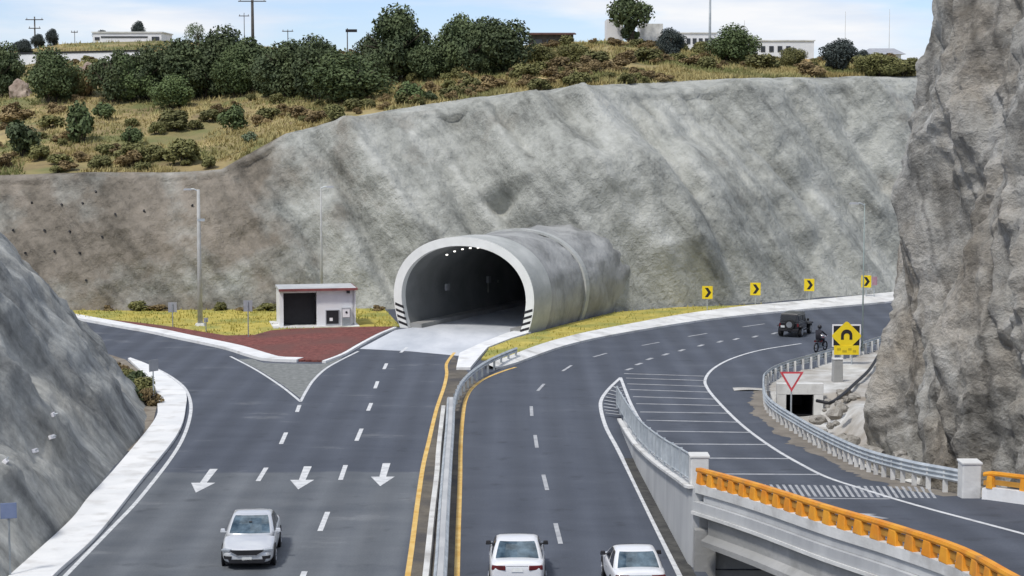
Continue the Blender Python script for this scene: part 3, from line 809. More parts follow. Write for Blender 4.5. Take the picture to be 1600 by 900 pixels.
for i, u in enumerate(us):
    b, t, rib = cliff_base_top(u)
    b = b.copy(); b.z = -0.4
    dirn = Vector((t.x - b.x, t.y - b.y, 0))
    nrm = Vector((0.0, -0.85, 0.5)).normalized()
    for j in range(NV + NL + 1):
        if j <= NV:
            v = j/NV
            p = b.lerp(t, v)
            bulge = 0.9*math.sin(v*PI)*(0.5 + rib*0.3)
        else:
            k = (j - NV)/NL
            v = 1.0
            lp_ = lin([(300, 0.25), (480, 0.45), (700, 0.9), (1000, 1.0)], u); p = t + Vector((0, 1, 0))*4.6*lp_*k + Vector((0, 0, (0.42 + 0.35*rib*0.3)*lp_))*k
            bulge = 0
        X = p.x; Z = p.z
        H = t.z
        sdiag = X + 0.62*Z            # folds run down to the right
        f1 = noise.noise((sdiag*0.16, Z*0.035, 7.3))
        f2 = noise.noise((sdiag*0.42, Z*0.06, 1.7))
        f3 = noise.fractal((X*0.5, p.y*0.3, Z*0.5), 1.0, 2.1, 5)
        rid = 1 - abs(noise.noise((sdiag*0.24 + 5, Z*0.05, 2.2)))*2
        sh = max(0.0, noise.noise((sdiag*0.11 + 3.3, Z*0.045, 4.4)))
        d = rib*(1.9*f1 + 1.2*f2 + 0.8*rid + 2.0*sh) + 0.42*f3 + bulge - 0.4
        g1 = max(0.0, 1 - abs(noise.noise((sdiag*0.12 + 11, Z*0.03 + 2, 6.1)))*7); g2 = max(0.0, 1 - abs(noise.noise((sdiag*0.27 + 31, Z*0.05, 9.6)))*6)
        d -= min(1.2, rib)*(1.0*g1 + 0.5*g2)
        if j <= NV:
            q = p - TC; sx = q.dot(tright); dd = (sx*sx)/55.0 + ((Z - 8.6)/3.4)**2
            d += 3.6*math.exp(-dd)
            d += 3.6*math.exp(-((sx - 7.4)/4.6)**2)*(1 - min(1, max(0, (Z - 5)/7)))*(0.8 + 0.5*f1)
            d -= 2.4*math.exp(-((X + 0.4)/1.3)**2 - ((Z - 7.6)/0.6)**2)
        if j > NV: d *= (1 - 0.85*(j - NV)/NL)
        ed = min(1, v*5)*0.8 + 0.2
        p = p + nrm*d*ed*(0.55 if v > 0.97 else 1)
        mb.v.append(tuple(p))
        if j == NV + NL: LIP.append(p.copy())
W_ = NV + NL + 1
for i in range(NU):
    for j in range(W_ - 1):
        ids = (i*W_ + j, (i+1)*W_ + j, (i+1)*W_ + j + 1, i*W_ + j + 1)
        c = sum((Vector(mb.v[k]) for k in ids), Vector())/4
        if in_tunnel(c, 0.42): continue
        mb.f.append(ids)
struct(mb.build('cliff', M['cliff'], smooth_=True))

# ------------------------------------------------------------------ hillside above the cut
CREST = [(-420, 110), (-50, 92), (0, 84), (100, 68), (250, 64), (400, 72), (560, 84), (700, 92), (830, 74), (950, 63), (1050, 74), (1150, 92), (1270, 104), (1350, 110), (1430, 116), (1800, 120)]
CRD = [(-420, 250), (250, 250), (600, 235), (900, 215), (1200, 230), (1430, 225), (1800, 225)]
lip_tab = [(proj(p)[0], p) for p in LIP]
lip_tab.sort(key=lambda a: a[0])
def lip_at(px):
    for (a, p), (b, q) in zip(lip_tab, lip_tab[1:]):
        if a <= px <= b and b > a: return p.lerp(q, (px - a)/(b - a))
    return lip_tab[0][1] if px < lip_tab[0][0] else lip_tab[-1][1]
def hill_pt(px, t):
    a = lip_at(px); d = lin(CRD, px)
    c = D(px, lin(CREST, px), d)
    p = a.lerp(c, t)
    p.z += 0.8*math.sin(t*PI)
    if 0.02 < t:
        k = min(1, t*6)*min(1, max(0, (1.02 - t)*5))
        p.z += k*(0.55*noise.noise((p.x*0.09, p.y*0.09, 2)) + 0.22*noise.noise((p.x*0.35, p.y*0.35, 5)))
    return p
def hill_at(px, py):
    lo, hi = 0.0, 1.0
    for _ in range(26):
        m = (lo + hi)/2
        if proj(hill_pt(px, m))[1] > py: lo = m
        else: hi = m
    return hill_pt(px, (lo + hi)/2)
mb = MB(); NX, NT = 260, 60
pxs = [-410 + (1790 + 410)*i/NX for i in range(NX + 1)]
for px in pxs:
    for j in range(NT + 1): mb.v.append(tuple(hill_pt(px, j/NT) - Vector((0, 0, 0.06*(j == 0)))))
    c = hill_pt(px, 1.0)
    mb.v.append((c.x*1.1, c.y + 25, c.z - 1.5)); mb.v.append((c.x*1.5, c.y + 120, c.z - 10)); mb.v.append((c.x*2.5, c.y + 500, -3.2))
W_ = NT + 4
for i in range(NX):
    for j in range(W_ - 1): mb.f.append((i*W_ + j, (i+1)*W_ + j, (i+1)*W_ + j + 1, i*W_ + j + 1))
struct(mb.build('hill', M['hill'], smooth_=True))
# dry grass
mb = MB(); rg = random.Random(3)
for _ in range(22000):
    px = rg.uniform(-60, 1460); t = rg.random()**1.5*1.0 + 0.002
    p = hill_pt(px, t)
    if noise.noise((p.x*0.12, p.y*0.12, 9)) < -0.32: continue
    h0 = rg.uniform(0.18, 0.5)
    for _b in range(5):
        a = rg.uniform(0, 2*PI); q = p + Vector((rg.uniform(-.35, .35), rg.uniform(-.35, .35), -0.05))
        h = h0*rg.uniform(.6, 1.2); wv = Vector((math.cos(a), math.sin(a), 0))*0.07; ln = Vector((rg.uniform(-.25, .25), rg.uniform(-.25, .25), h))
        mb.add([q - wv, q + wv, q + ln], [(0, 1, 2)])
o = mb.build('dry_grass', M['straw'], fix=False); tag(o, 'dry yellow grass tufts over the hillside', 'grass', kind='stuff')

def point_in(poly, x, y):
    c = False; n = len(poly)
    for i in range(n):
        x0, y0 = poly[i]; x1, y1 = poly[i-1]
        if (y0 > y) != (y1 > y) and x < (x1 - x0)*(y - y0)/(y1 - y0) + x0: c = not c
    return c
mb = MB()
for px_poly in (back_grass, grass_r):
    P_ = [(G(*q).x, G(*q).y) for q in px_poly]
    xs = [q[0] for q in P_]; ys_ = [q[1] for q in P_]
    for _ in range(5200):
        x, y = rg.uniform(min(xs), max(xs)), rg.uniform(min(ys_), max(ys_))
        if not point_in(P_, x, y): continue
        if noise.noise((x*.5, y*.5, 2)) < -0.25: continue
        if in_tunnel(Vector((x, y, .5)), -0.3): continue
        if abs(x + 13.2) < 3.4 and 133.5 < y < 139.5: continue
        a = rg.uniform(0, 2*PI); wv = Vector((math.cos(a), math.sin(a), 0))*0.05; h = rg.uniform(.08, .24)
        q = Vector((x, y, .09))
        mb.add([q - wv, q + wv, q + Vector((rg.uniform(-.1, .1), rg.uniform(-.1, .1), h))], [(0, 1, 2)])
o = mb.build('verge_grass', mat('verge_straw', (.34, .30, .06), (.54, .46, .12), .5, .95, c3=(.26, .28, .07), s3=.4), fix=False); tag(o, 'short yellow green grass on the verges beside the tunnel', 'grass', kind='stuff')

# ------------------------------------------------------------------ near slope on the left
MBASE = [(-15.0, 38), (-16.2, 55), (-16.5, 63), (-16.5, 71), (-17.0, 81), (-17.7, 92), (-18.9, 99), (-21.6, 107), (-25.8, 115), (-32, 121), (-42, 126), (-60, 130)]
MTOP = [(-26, 36, 15.4), (-27, 55, 15.4), (-27.0, 63, 15.4), (-27.2, 71, 15.4), (-28.0, 80, 15.4), (-29.4, 89, 15.4), (-31, 93.5, 15.4), (-33.6, 98, 15.4), (-37, 102, 15.4), (-43, 106, 15.4), (-52, 110, 15.4), (-66, 113, 16)]
mbs = resample(smooth([Vector((a, b, 0)) for a, b in MBASE], 1), 1); 
def loft_pts(A, B, n):
    A_ = smooth([Vector(a) for a in A], 0.5); B_ = smooth([Vector(b) for b in B], 0.5)
    # keep the stations paired
    sa = []; sb = []
    for i in range(len(A) - 1):
        pass
    return A_, B_
def paired(A, B, per=24):
    A = [Vector(a) if len(a) == 3 else Vector((a[0], a[1], 0)) for a in A]; B = [Vector(b) for b in B]
    ra = []; rb = []
    n = len(A)
    def cr_(P, i, t):
        p0 = P[max(0, i-1)]; p1 = P[i]; p2 = P[i+1]; p3 = P[min(n-1, i+2)]
        return 0.5*((2*p1) + (p2-p0)*t + (2*p0-5*p1+4*p2-p3)*t*t + (3*p1-p0-3*p2+p3)*t**3)
    for i in range(n - 1):
        for k in range(per):
            ra.append(cr_(A, i, k/per)); rb.append(cr_(B, i, k/per))
    ra.append(A[-1]); rb.append(B[-1])
    return ra, rb
A_, B_ = paired(MBASE, MTOP, 26)
mb = MB(); NV2 = 90
for i, (a, b) in enumerate(zip(A_, B_)):
    a = a.copy(); a.z = -0.2
    hd = Vector((b.x - a.x, b.y - a.y, 0)).normalized()
    nrm = (Vector((-hd.x, -hd.y, 0))*0.75 + Vector((0, 0, 0.65))).normalized()
    for j in range(NV2 + 9):
        if j <= NV2:
            v = j/NV2; p = a.lerp(b, v)
        else:
            v = 1; p = b + hd*(j - NV2)*3.0 + Vector((0, 0, 0.25*(j - NV2)))
        q = p
        sd = p.y + 0.9*p.z
        d = 1.5*noise.noise((sd*0.14, p.z*0.05, 3.1)) + 0.85*noise.noise((sd*0.36, p.z*0.10, 8.4)) + 0.34*noise.fractal((p.x*.55, p.y*.55, p.z*.55), 1.0, 2.1, 5)
        d += 0.5*(1 - 2*abs(noise.noise((sd*0.2 + 9, p.z*0.04, 5.5))))
        mb.v.append(tuple(p + nrm*d*min(1, v*6 + 0.05)))
W_ = NV2 + 9
for i in range(len(A_) - 1):
    for j in range(W_ - 1): mb.f.append((i*W_ + j, (i+1)*W_ + j, (i+1)*W_ + j + 1, i*W_ + j + 1))
mound = struct(mb.build('cliff', M['mound'], smooth_=True))

# ------------------------------------------------------------------ near rock wall on the right
KBASE = [(60, 119), (40, 110), (29, 103.5), (22.0, 98), (18.3, 92.5), (17.1, 86.5), (17.4, 80), (18.0, 73), (18.9, 66.5), (21.2, 59), (24.8, 50), (29.8, 40), (33.8, 30)]
KTOP = [(70, 112, 24), (52, 104, 24), (37, 98.5, 24.5), (27.6, 95, 25), (22.0, 91.5, 25.5), (20.3, 86.5, 25.5), (20.8, 80, 25.5), (21.7, 73, 25.5), (23.0, 66.5, 25.5), (25.6, 59, 25.5), (29.2, 50, 25), (34.2, 40, 25), (38.2, 30, 25)]
A_, B_ = paired(KBASE, KTOP, 44)
mb = MB(); NV3 = 190
for i, (a, b) in enumerate(zip(A_, B_)):
    a = a.copy(); a.z = -2.2
    hd = Vector((b.x - a.x, b.y - a.y, 0)).normalized()
    nrm = (Vector((-hd.x, -hd.y, 0))*0.95 + Vector((0, 0, 0.25))).normalized()
    for j in range(NV3 + 7):
        if j <= NV3:
            v = j/NV3; p = a.lerp(b, v)
            p = p + Vector((hd.x, hd.y, 0))*(0.9*math.sin(v*PI*1.0)*-0.6)
        else:
            v = 1; p = b + hd*(j - NV3)*2.5 + Vector((0, 0, 0.3*(j - NV3)))
        q = Vector((p.x, p.y, p.z))
        wq = q + Vector((noise.noise(q*0.3), noise.noise(q*0.3 + Vector((9, 2, 4))), noise.noise(q*0.3 + Vector((3, 7, 1)))))*1.1 + Vector((noise.noise(q*0.9), noise.noise(q*0.9 + Vector((5, 1, 2))), noise.noise(q*0.9 + Vector((1, 9, 4)))))*0.18
        big = noise.noise(Vector((wq.x*.22, wq.y*.22 + wq.z*0.05, wq.z*.12)))
        # stepped joint blocks
        cell = noise.cell(Vector((wq.x*0.45 + wq.y*0.42, wq.y*0.1 - wq.z*0.10, wq.z*0.26 + wq.y*0.16)))
        cell2 = noise.cell(Vector((wq.y*1.1 + wq.z*0.3, wq.x*0.4, wq.z*0.7 - wq.y*0.3)))
        fr = noise.fractal(q*0.7, 0.9, 2.15, 6)
        rid = 1 - 2*abs(noise.noise(Vector((wq.y*.33 + wq.z*.16, wq.x*.2, wq.z*.07 + 4))))
        tri = lambda q_: abs(2*(q_ - math.floor(q_)) - 1)
        y_, z_ = wq.y + 0.35*wq.x, wq.z
        t1 = tri(0.105*(y_ + 0.30*z_) + 0.15); t2 = tri(0.17*(y_ - 0.42*z_) + 0.4); t3 = tri(0.085*(z_ + 0.5*y_))
        t4 = tri(0.43*(y_ + 0.12*z_)); t5 = tri(0.31*(z_ - 0.55*y_) + .2); t6 = tri(0.95*(y_ - 0.25*z_)); t7 = tri(0.8*(z_ + 0.6*y_))
        gate = 0.5 + 0.8*noise.noise(q*0.16 + Vector((4, 4, 4)))
        d = 0.35*big + 1.5*(t1 - .5) + 0.9*(t2 - .5) + 0.7*(t3 - .5) + gate*(0.55*(t4 - .5) + 0.42*(t5 - .5)) + 0.30*gate*(t6 - .5) + 0.26*gate*(t7 - .5) + 0.20*fr
        # open joints: narrow grooves where the warped planes cross
        jt = tri(0.13*(y_ + 0.16*z_) + 0.33); d -= 0.5*max(0.0, 1 - jt*14)*max(0.0, gate)
        jt = tri(0.21*(y_ - 0.3*z_) + 0.1); d -= 0.35*max(0.0, 1 - jt*11)*max(0.0, 1 - gate)
        mb.v.append(tuple(p + nrm*d))
W_ = NV3 + 7
for i in range(len(A_) - 1):
    for j in range(W_ - 1): mb.f.append((i*W_ + j, (i+1)*W_ + j, (i+1)*W_ + j + 1, i*W_ + j + 1))
rock = struct(mb.build('cliff', M['rock'], smooth_=False))

# ------------------------------------------------------------------ gravel pit between ramp rail, road rail and rock
def pit_z(x, y):
    cx = lin([(84, 16.6), (92, 15.7), (102.6, 15.55)], y)
    edge = rz(y) if y < 106 else 0.0
    if y > 103.3:
        k = min(1, (y - 103.3)/2.5)
        return 0.10*k - 0.02 + 0.12*noise.noise((x*.5, y*.5, 1))
    dch = abs(x - cx)
    k = max(0, min(1, (dch - 0.9)/1.6)); k = k*k*(3 - 2*k)
    base = -1.12
    return base + (min(edge, 0.25) - 0.05 - base)*k + 0.10*noise.noise((x*.8, y*.8, 3))
mb = MB(); gx = [11.6 + 0.28*i for i in range(60)]; gy = [80 + 0.35*i for i in range(135)]
wing_tab = sorted([(p.x, p.y) for p in wing_pts])
def wing_y(x): return lin(wing_tab, x)
ids = {}
def inside_pit(x, y):
    if y < 104 and x < ramp_right(y) + 0.15: return False
    if y >= 102 and y > wing_y(x) - 0.05: return False
    if x < 12.2: return False
    return True
for i, x in enumerate(gx):
    for j, y in enumerate(gy):
        ids[i, j] = len(mb.v); mb.v.append((x, y, pit_z(x, y)))
for i in range(len(gx) - 1):
    for j in range(len(gy) - 1):
        xc, yc = gx[i] + .14, gy[j] + .17
        if inside_pit(xc, yc):
            if 14.7 < xc < 16.4 and 102.7 < yc < 104.2: continue
            mb.f.append((ids[i, j], ids[i+1, j], ids[i+1, j+1], ids[i, j+1]))
struct(mb.build('gravel_ground', M['sand'], smooth_=True))
# culvert
cv = empty('culvert', (15.55, 102.6, -1.15), 0, 'small concrete culvert with square black opening below the give way sign', 'culvert')
mb = MB()
mb.box((-1.0, 0.2, 0.55), (0.5, 0.4, 1.3)); mb.box((1.0, 0.2, 0.55), (0.5, 0.4, 1.3)); mb.box((0, 0.2, 1.5), (2.5, 0.42, 0.6))
mb.build('headwall', M['concrete'], cv, bevel=0.02)
mb = MB()
for x in (-0.745, 0.745): mb.box((x, 2.2, 0.6), (0.05, 3.6, 1.2))
mb.box((0, 2.2, 1.19), (1.44, 3.6, 0.05)); mb.box((0, 4.0, 0.6), (1.44, 0.05, 1.13)); mb.box((0, 2.2, 0.0), (1.44, 3.6, 0.05))
mb.build('barrel', M['black'], cv)

# ------------------------------------------------------------------ barriers and railings
WB = [(0.0, 0.0), (0.0, 0.02)]
def wbeam(h, waves=2, depth=0.08, th=0.02):
    pts = []
    n = waves*6
    H_ = 0.155*waves
    for i in range(n + 1):
        z = h - H_ + H_*i/n
        pts.append((depth*(0.5 - 0.5*math.cos(2*PI*waves*i/n)), z))
    return pts + [(x - th, z) for x, z in reversed(pts)]
# retaining wall of the ramp
wall = empty('retaining_wall', (6.0, 66, 0), 0, 'long pale concrete retaining wall holding up the ramp beside the road', 'wall')
def wall_path(y0, y1, n=60): return [Vector((ramp_left(y0 + (y1-y0)*i/n), y0 + (y1-y0)*i/n, 0)) for i in range(n + 1)]
wp = wall_path(92, 63.6)
mb = MB(); off = Vector((6.0, 66, 0))
for p in wp:
    zt = rz(p.y) + 0.10
    for q in ((p.x - 0.18, p.y, -0.3), (p.x - 0.16, p.y, zt), (p.x + 0.22, p.y, zt), (p.x + 0.22, p.y, -0.3)): mb.v.append(tuple(Vector(q) - off))
k = len(wp)
for i in range(k - 1):
    for j in range(4): mb.f.append((i*4+j, i*4+(j+1)%4, (i+1)*4+(j+1)%4, (i+1)*4+j))
mb.f += [(0, 1, 2, 3), ((k-1)*4+3, (k-1)*4+2, (k-1)*4+1, (k-1)*4)]
mb.build('wall', M['wall_concrete'], wall)
MB().sweep([(-0.09, 0), (-0.29, 0), (-0.29, 0.09), (-0.09, 0.09)], [Vector((p.x, p.y, rz(p.y) + 0.10)) - off - Vector((0.42, 0, 0)) for p in wp]).build('coping', M['concrete'], wall)
# dark drain strip between wall and edge line
dp = [G(*p) for p in [(986, 717), (1011, 768), (1043, 830), (1083, 905), (1100, 940)]]
struct(MB().sweep([(-0.15, 0), (0.30, 0), (0.30, 0.04), (-0.15, 0.02)], smooth(dp, 0.8)).build('drain', mat('drain_dirt', (0.035, 0.035, 0.035), (0.09, 0.088, 0.08), 1.5, 0.95, .5, 5)))
# abutment under the bridge end
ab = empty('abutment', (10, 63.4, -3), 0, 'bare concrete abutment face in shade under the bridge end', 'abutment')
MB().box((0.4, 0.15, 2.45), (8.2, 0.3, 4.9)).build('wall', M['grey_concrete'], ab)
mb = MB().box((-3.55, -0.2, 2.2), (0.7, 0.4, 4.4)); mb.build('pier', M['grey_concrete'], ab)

# steel railing on the wall
rl = empty('railing', (5.5, 80, 0), 0, 'grey steel bar railing along the top of the ramp retaining wall', 'railing')
off = Vector((5.5, 80, 0))
rp = [Vector((p.x, p.y, rz(p.y) + 0.19)) - off for p in wall_path(97, 65, 80)]
MB().tube([p + Vector((0, 0, 0.95)) for p in rp], 0.04, 8).build('top_rail', M['galv'], rl, smooth_=True)
MB().tube([p + Vector((0, 0, 0.10)) for p in rp], 0.03, 8).build('bottom_rail', M['galv'], rl, smooth_=True)
mb = MB()
for p in resample(rp, 0.42): mb.box(p + Vector((0, 0, 0.52)), (0.06, 0.04, 0.84))
mb.build('grille', M['galv'], rl)
for p in resample(rp, 2.7): MB().box(p + Vector((0, 0, 0.45)), (0.11, 0.11, 1.12)).build('post', M['galv'], rl)

# concrete end posts
def end_post(p, label, wdt=0.62, hgt=1.15):
    o = MB().taper((0, 0, -0.2), (wdt, wdt*1.15), (wdt, wdt*1.15), hgt + 0.2).build('end_post', M['concrete'], bevel=0.04)
    o.location = p
    e = MB().box((0, 0, hgt + 0.03), (wdt + 0.06, wdt*1.15 + 0.06, 0.08)).build('cap', M['concrete'], o, bevel=0.02)
    tag(o, label, 'post', 'concrete end posts of the bridge')
end_post(Vector((6.35, 64.4, rz(64.4) + 0.0)), 'square concrete post where the steel railing meets the orange rail')
pr_ = Rp(1514, 777); end_post(pr_, 'square concrete post at the end of the ramp guardrail below the rock')

# bridge: deck edge, girder
bl = [Vector((ramp_left(y), y, rz(y))) for y in [63.6 - 0.5*i for i in range(66)]]
bridge = empty('bridge', (10, 55, 0), 0, 'concrete girder bridge carrying the ramp at the lower right', 'bridge')
off = Vector((10, 55, 0))
bl0 = [p - off for p in bl]
MB().sweep([(0.12, 0.0), (-0.30, 0.0), (-0.30, 0.30), (0.12, 0.30)], [p + Vector((0, 0, -0.02)) for p in bl0]).build('kerb', M['concrete'], bridge)
mb = MB()
for y in [63.0 - 0.7*i for i in range(46)]:
    a, b = ramp_left(y), ramp_right(y) + 0.3
    for x, z in ((a - .05, -0.02), (b, -0.02), (b, -0.3), (a - .05, -0.3)): mb.v.append(tuple(Vector((x, y, rz(y) + z)) - off))
for i in range(45):
    for k in range(4): mb.f.append((i*4+k, i*4+(k+1)%4, (i+1)*4+(k+1)%4, (i+1)*4+k))
mb.build('deck', M['wall_concrete'], bridge)
MB().sweep([(0.20, -0.31), (-0.1, -0.31), (-0.1, -0.62), (0.20, -0.62)], bl0).build('fascia', M['wall_concrete'], bridge)
MB().sweep([(0.26, -0.63), (-0.45, -0.63), (-0.45, -0.80), (0.26, -0.74)], bl0).build('ledge', M['concrete'], bridge)
for k_, dx in enumerate((0.05, 2.3, 4.6)):
    g_ = [(-dx + a, b) for a, b in ((0.10, -0.81), (-0.10, -0.81), (-0.10, -1.30), (-0.35, -1.52), (-0.35, -1.70), (0.35, -1.70), (0.35, -1.52), (0.10, -1.34))]
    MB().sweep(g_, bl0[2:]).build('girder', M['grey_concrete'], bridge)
# orange rail on it
orl = empty('guardrail', (10, 55, 3), 0, 'orange painted bridge rail with stout posts curving along the near bridge edge', 'guardrail', 'orange bridge rails')
off = Vector((10, 55, 3))
op = [p - off + Vector((0, 0, 0.28)) for p in bl]
cz = Vector((0, 0, 0.56))
MB().sweep([(-0.09, 0.40), (0.09, 0.40), (0.11, 0.46), (0.09, 0.54), (-0.09, 0.54), (-0.11, 0.46)], op).build('top_rail', M['orange'], orl)
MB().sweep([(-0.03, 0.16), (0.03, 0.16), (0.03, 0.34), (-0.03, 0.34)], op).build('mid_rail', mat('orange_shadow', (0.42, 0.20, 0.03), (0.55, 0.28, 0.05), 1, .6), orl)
rsm = resample(op, 0.92)
for i, p in enumerate(rsm[:-1]):
    d = rsm[i+1] - p; a = math.atan2(d.y, d.x)
    MB().taper(p + d.normalized()*0.3, (0.50, 0.24), (0.36, 0.19), 0.41, a).build('post', M['orange'], orl, bevel=0.02)
# right hand orange rail on white parapet
pr2 = [pr_ + Vector((0.35, -0.5, 0))]
for y in [64.5 - 0.8*i for i in range(36)]:
    x = ramp_right(y) + 0.05
    if y < pr_.y - 0.6: pr2.append(Vector((x, y, rz(y))))
orr = empty('guardrail', (18, 60, 2.9), 0, 'orange painted rail on a low white parapet beside the rock', 'guardrail', 'orange bridge rails')
off = Vector((18, 60, 2.9)); q2 = [p - off for p in pr2]
MB().sweep([(-0.16, -0.3), (0.16, -0.3), (0.14, 0.42), (-0.14, 0.42)], q2).build('parapet', M['walk'], orr)
MB().sweep([(-0.07, 0.80), (0.07, 0.80), (0.09, 0.86), (0.07, 0.93), (-0.07, 0.93), (-0.09, 0.86)], q2).build('top_rail', M['orange'], orr)
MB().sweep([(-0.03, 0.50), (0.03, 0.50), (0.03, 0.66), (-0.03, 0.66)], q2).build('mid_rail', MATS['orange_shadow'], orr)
rsm = resample(q2, 1.4)
for i, p in enumerate(rsm[:-1]):
    d = rsm[i+1] - p
    MB().taper(p + Vector((0, 0, 0.42)) + d.normalized()*0.3, (0.26, 0.2), (0.2, 0.16), 0.39, math.atan2(d.y, d.x)).build('post', M['orange'], orr)

# steel guardrail round the nose and down the ramp
gr_path = wing_pts[:-1] + rail_pts
gr = empty('guardrail', (12.5, 100, 0), 0, 'long galvanised three wave guardrail curving from the yellow sign down the ramp', 'guardrail')
off = Vector((12.5, 100, 0))
gp = resample([Vector((p.x, p.y, rz(p.y))) - off for p in gr_path], 0.6)
MB().sweep([(a + 0.04, b) for a, b in wbeam(0.88, 3, 0.075)], gp).build('beam', M['galv'], gr, smooth_=False)
for p in resample(gp, 1.15):
    MB().box(p + Vector((-0.0, 0, 0.32)), (0.15, 0.15, 0.84)).build('post', M['concrete'], gr)
# median barrier: concrete wall, steel beam on the curved end
mbar = empty('median_barrier', G(695, 760), 0, 'straight double sided steel median barrier between the two yellow lines', 'barrier')
off = G(695, 760)
bp_ = [p - off for p in smooth([G(*p) for p in [(705, 644), (703, 690), (699, 745), (693.5, 831), (690, 900), (686.5, 950)]], 0.8)]
MB().sweep([(a + 0.13, b) for a, b in wbeam(0.80, 2, 0.085)], bp_).build('beam', M['galv'], mbar)
MB().sweep([(-a - 0.13, b) for a, b in wbeam(0.80, 2, 0.085)], bp_).build('beam', M['galv'], mbar)
MB().sweep([(-0.10, 0.70), (0.10, 0.70), (0.10, 0.78), (-0.10, 0.78)], bp_).build('spacer', M['wall_concrete'], mbar)
for p in resample(bp_, 1.9): MB().box(p + Vector((0, 0, 0.34)), (0.15, 0.15, 0.70)).build('post', M['galv_dark'], mbar)
mg = empty('guardrail', G(720, 610), 0, 'curved galvanised median guardrail ending in the grass right of the tunnel', 'guardrail')
off = G(720, 610)
mp_ = smooth([G(*p) for p in [(806, 563), (780, 574), (757, 586), (735, 602), (720, 618), (712, 634), (708, 650), (706, 668)]], 0.5)
mp0 = [p - off for p in mp_]
MB().sweep([(-a - 0.05, b) for a, b in wbeam(0.82, 2, 0.085)], mp0).build('beam', M['galv'], mg)
for p in resample(mp0, 1.5): MB().box(p + Vector((0, 0, 0.37)), (0.13, 0.13, 0.78)).build('post', M['galv_dark'], mg)

# ------------------------------------------------------------------ trees and shrubs
def make_crown(rng, rx, rz_, lobes, leaves, size, squash=0.0, cz=0.0):
    mb = MB(); L_ = []
    for i in range(lobes):
        a = rng.uniform(0, 2*PI); h = rng.uniform(-0.75, 0.95); k = math.sqrt(max(0, 1 - h*h))*rng.uniform(0.35, 0.95)
        L_.append((Vector((math.cos(a)*k*rx*0.74, math.sin(a)*k*rx*0.74, cz + h*rz_*0.68)), rng.uniform(0.17, 0.54)*rx))
    tot = sum(r*r for _, r in L_)
    for c, r in L_:
        n = int(leaves*r*r/tot)
        for _ in range(n):
            d = Vector((rng.gauss(0, 1), rng.gauss(0, 1), rng.gauss(0, 1) + 0.15)).normalized()
            p = c + d*r*rng.uniform(0.55, 1.08)
            p.z = c.z + (p.z - c.z)*0.9
            nrm = (d + Vector((rng.gauss(0, .6), rng.gauss(0, .6), rng.gauss(0, .6) + .35))).normalized()
            a = nrm.orthogonal().normalized(); b = nrm.cross(a); t = rng.uniform(0, 2*PI)
            u = (a*math.cos(t) + b*math.sin(t)); v = nrm.cross(u); s_ = size*rng.uniform(0.6, 1.3)
            mb.add([p - u*s_, p + v*s_*0.62, p + u*s_, p - v*s_*0.62], [(0, 1, 2, 3)])
    return mb
def make_tree(name, seed, h, rx, rz_, trunk_h, m, leaves=2600, lobes=26, size=0.24, multi=3):
    rng = random.Random(seed)
    root = empty(name, (0, 0, 0))
    mb = MB()
    cz = trunk_h + rz_*0.85
    for k in range(multi):
        a = rng.uniform(0, 2*PI); q = Vector((math.cos(a), math.sin(a), 0))
        p0 = Vector((0, 0, -0.4)) + q*0.08; p1 = q*rx*0.14 + Vector((0, 0, trunk_h*0.8)); p2 = q*rx*0.42 + Vector((0, 0, cz)); p3 = q*rx*0.62 + Vector((0, 0, cz + rz_*0.4))
        mb.tube([p0, p1, p2, p3], [0.055*h*0.6, 0.04*h*0.6, 0.022*h*0.6, 0.006*h], 7)
        for _ in range(4):
            b = rng.uniform(0, 2*PI); t = rng.uniform(0.2, 1)
            s0 = p1.lerp(p2, t); mb.tube([s0, s0 + Vector((math.cos(b)*rx*.5, math.sin(b)*rx*.5, rz_*rng.uniform(.1, .6)))], [0.012*h, 0.004*h], 5)
    mb.build('trunk', M['bark'], root, smooth_=True)
    make_crown(rng, rx, rz_, lobes, leaves, size, cz=cz).build('crown', m, root, fix=False)
    return root
def make_shrub(name, seed, rx, rz_, m, leaves=1500, lobes=14, size=0.115):
    rng = random.Random(seed)
    root = empty(name, (0, 0, 0))
    mb = MB()
    for k in range(5):
        a = rng.uniform(0, 2*PI); q = Vector((math.cos(a), math.sin(a), 0))
        mb.tube([Vector((0, 0, -0.3)), q*rx*.3 + Vector((0, 0, rz_*.8)), q*rx*.55 + Vector((0, 0, rz_*1.3))], [0.05, 0.03, 0.01], 5)
    mb.build('stem', M['bark'], root)
    make_crown(rng, rx, rz_, lobes, leaves, size, cz=rz_*0.82).build('foliage', m, root, fix=False)
    return root
# every prototype has a nominal crown half-width of 1 unit = 3 m (trees) or 1 m (shrubs)
T_PROTO = {}
def tree_proto(kind):
    k = {'dark': ('leaf_dark', 5), 'dark2': ('leaf_dark', 12), 'dark3': ('leaf_dark', 21), 'mid': ('leaf_mid', 8), 'olive': ('leaf_olive', 31), 'pale': ('leaf_pale', 41), 'dusk': ('leaf_dusk', 51)}[kind]
    return make_tree('tree', k[1], 5.0, 3.0, 2.6, 0.25, M[k[0]], leaves=1800 if kind == 'pale' else 9500, lobes=26, size=0.15)
S_PROTO = {}
def shrub_proto(kind):
    k = {'green': ('leaf_mid', 3), 'green2': ('leaf_dark', 4), 'olive': ('leaf_olive', 6), 'dry': ('leaf_dry', 9), 'pale': ('leaf_pale', 14)}[kind]
    return make_shrub('shrub', k[1], 1.0, 0.8, M[k[0]])
def put(protos, maker, kind, loc, sx, sz, rot, label, cat, group, name=None):
    if kind not in protos:
        protos[kind] = o = maker(kind)
    else:
        o = copy_tree(protos[kind])
    o.location = loc; o.scale = (sx, sx, sz); o.rotation_euler = (0, 0, rot)
    if name: o.name = name
    tag(o, label, cat, group)
    return o
rt = random.Random(77)
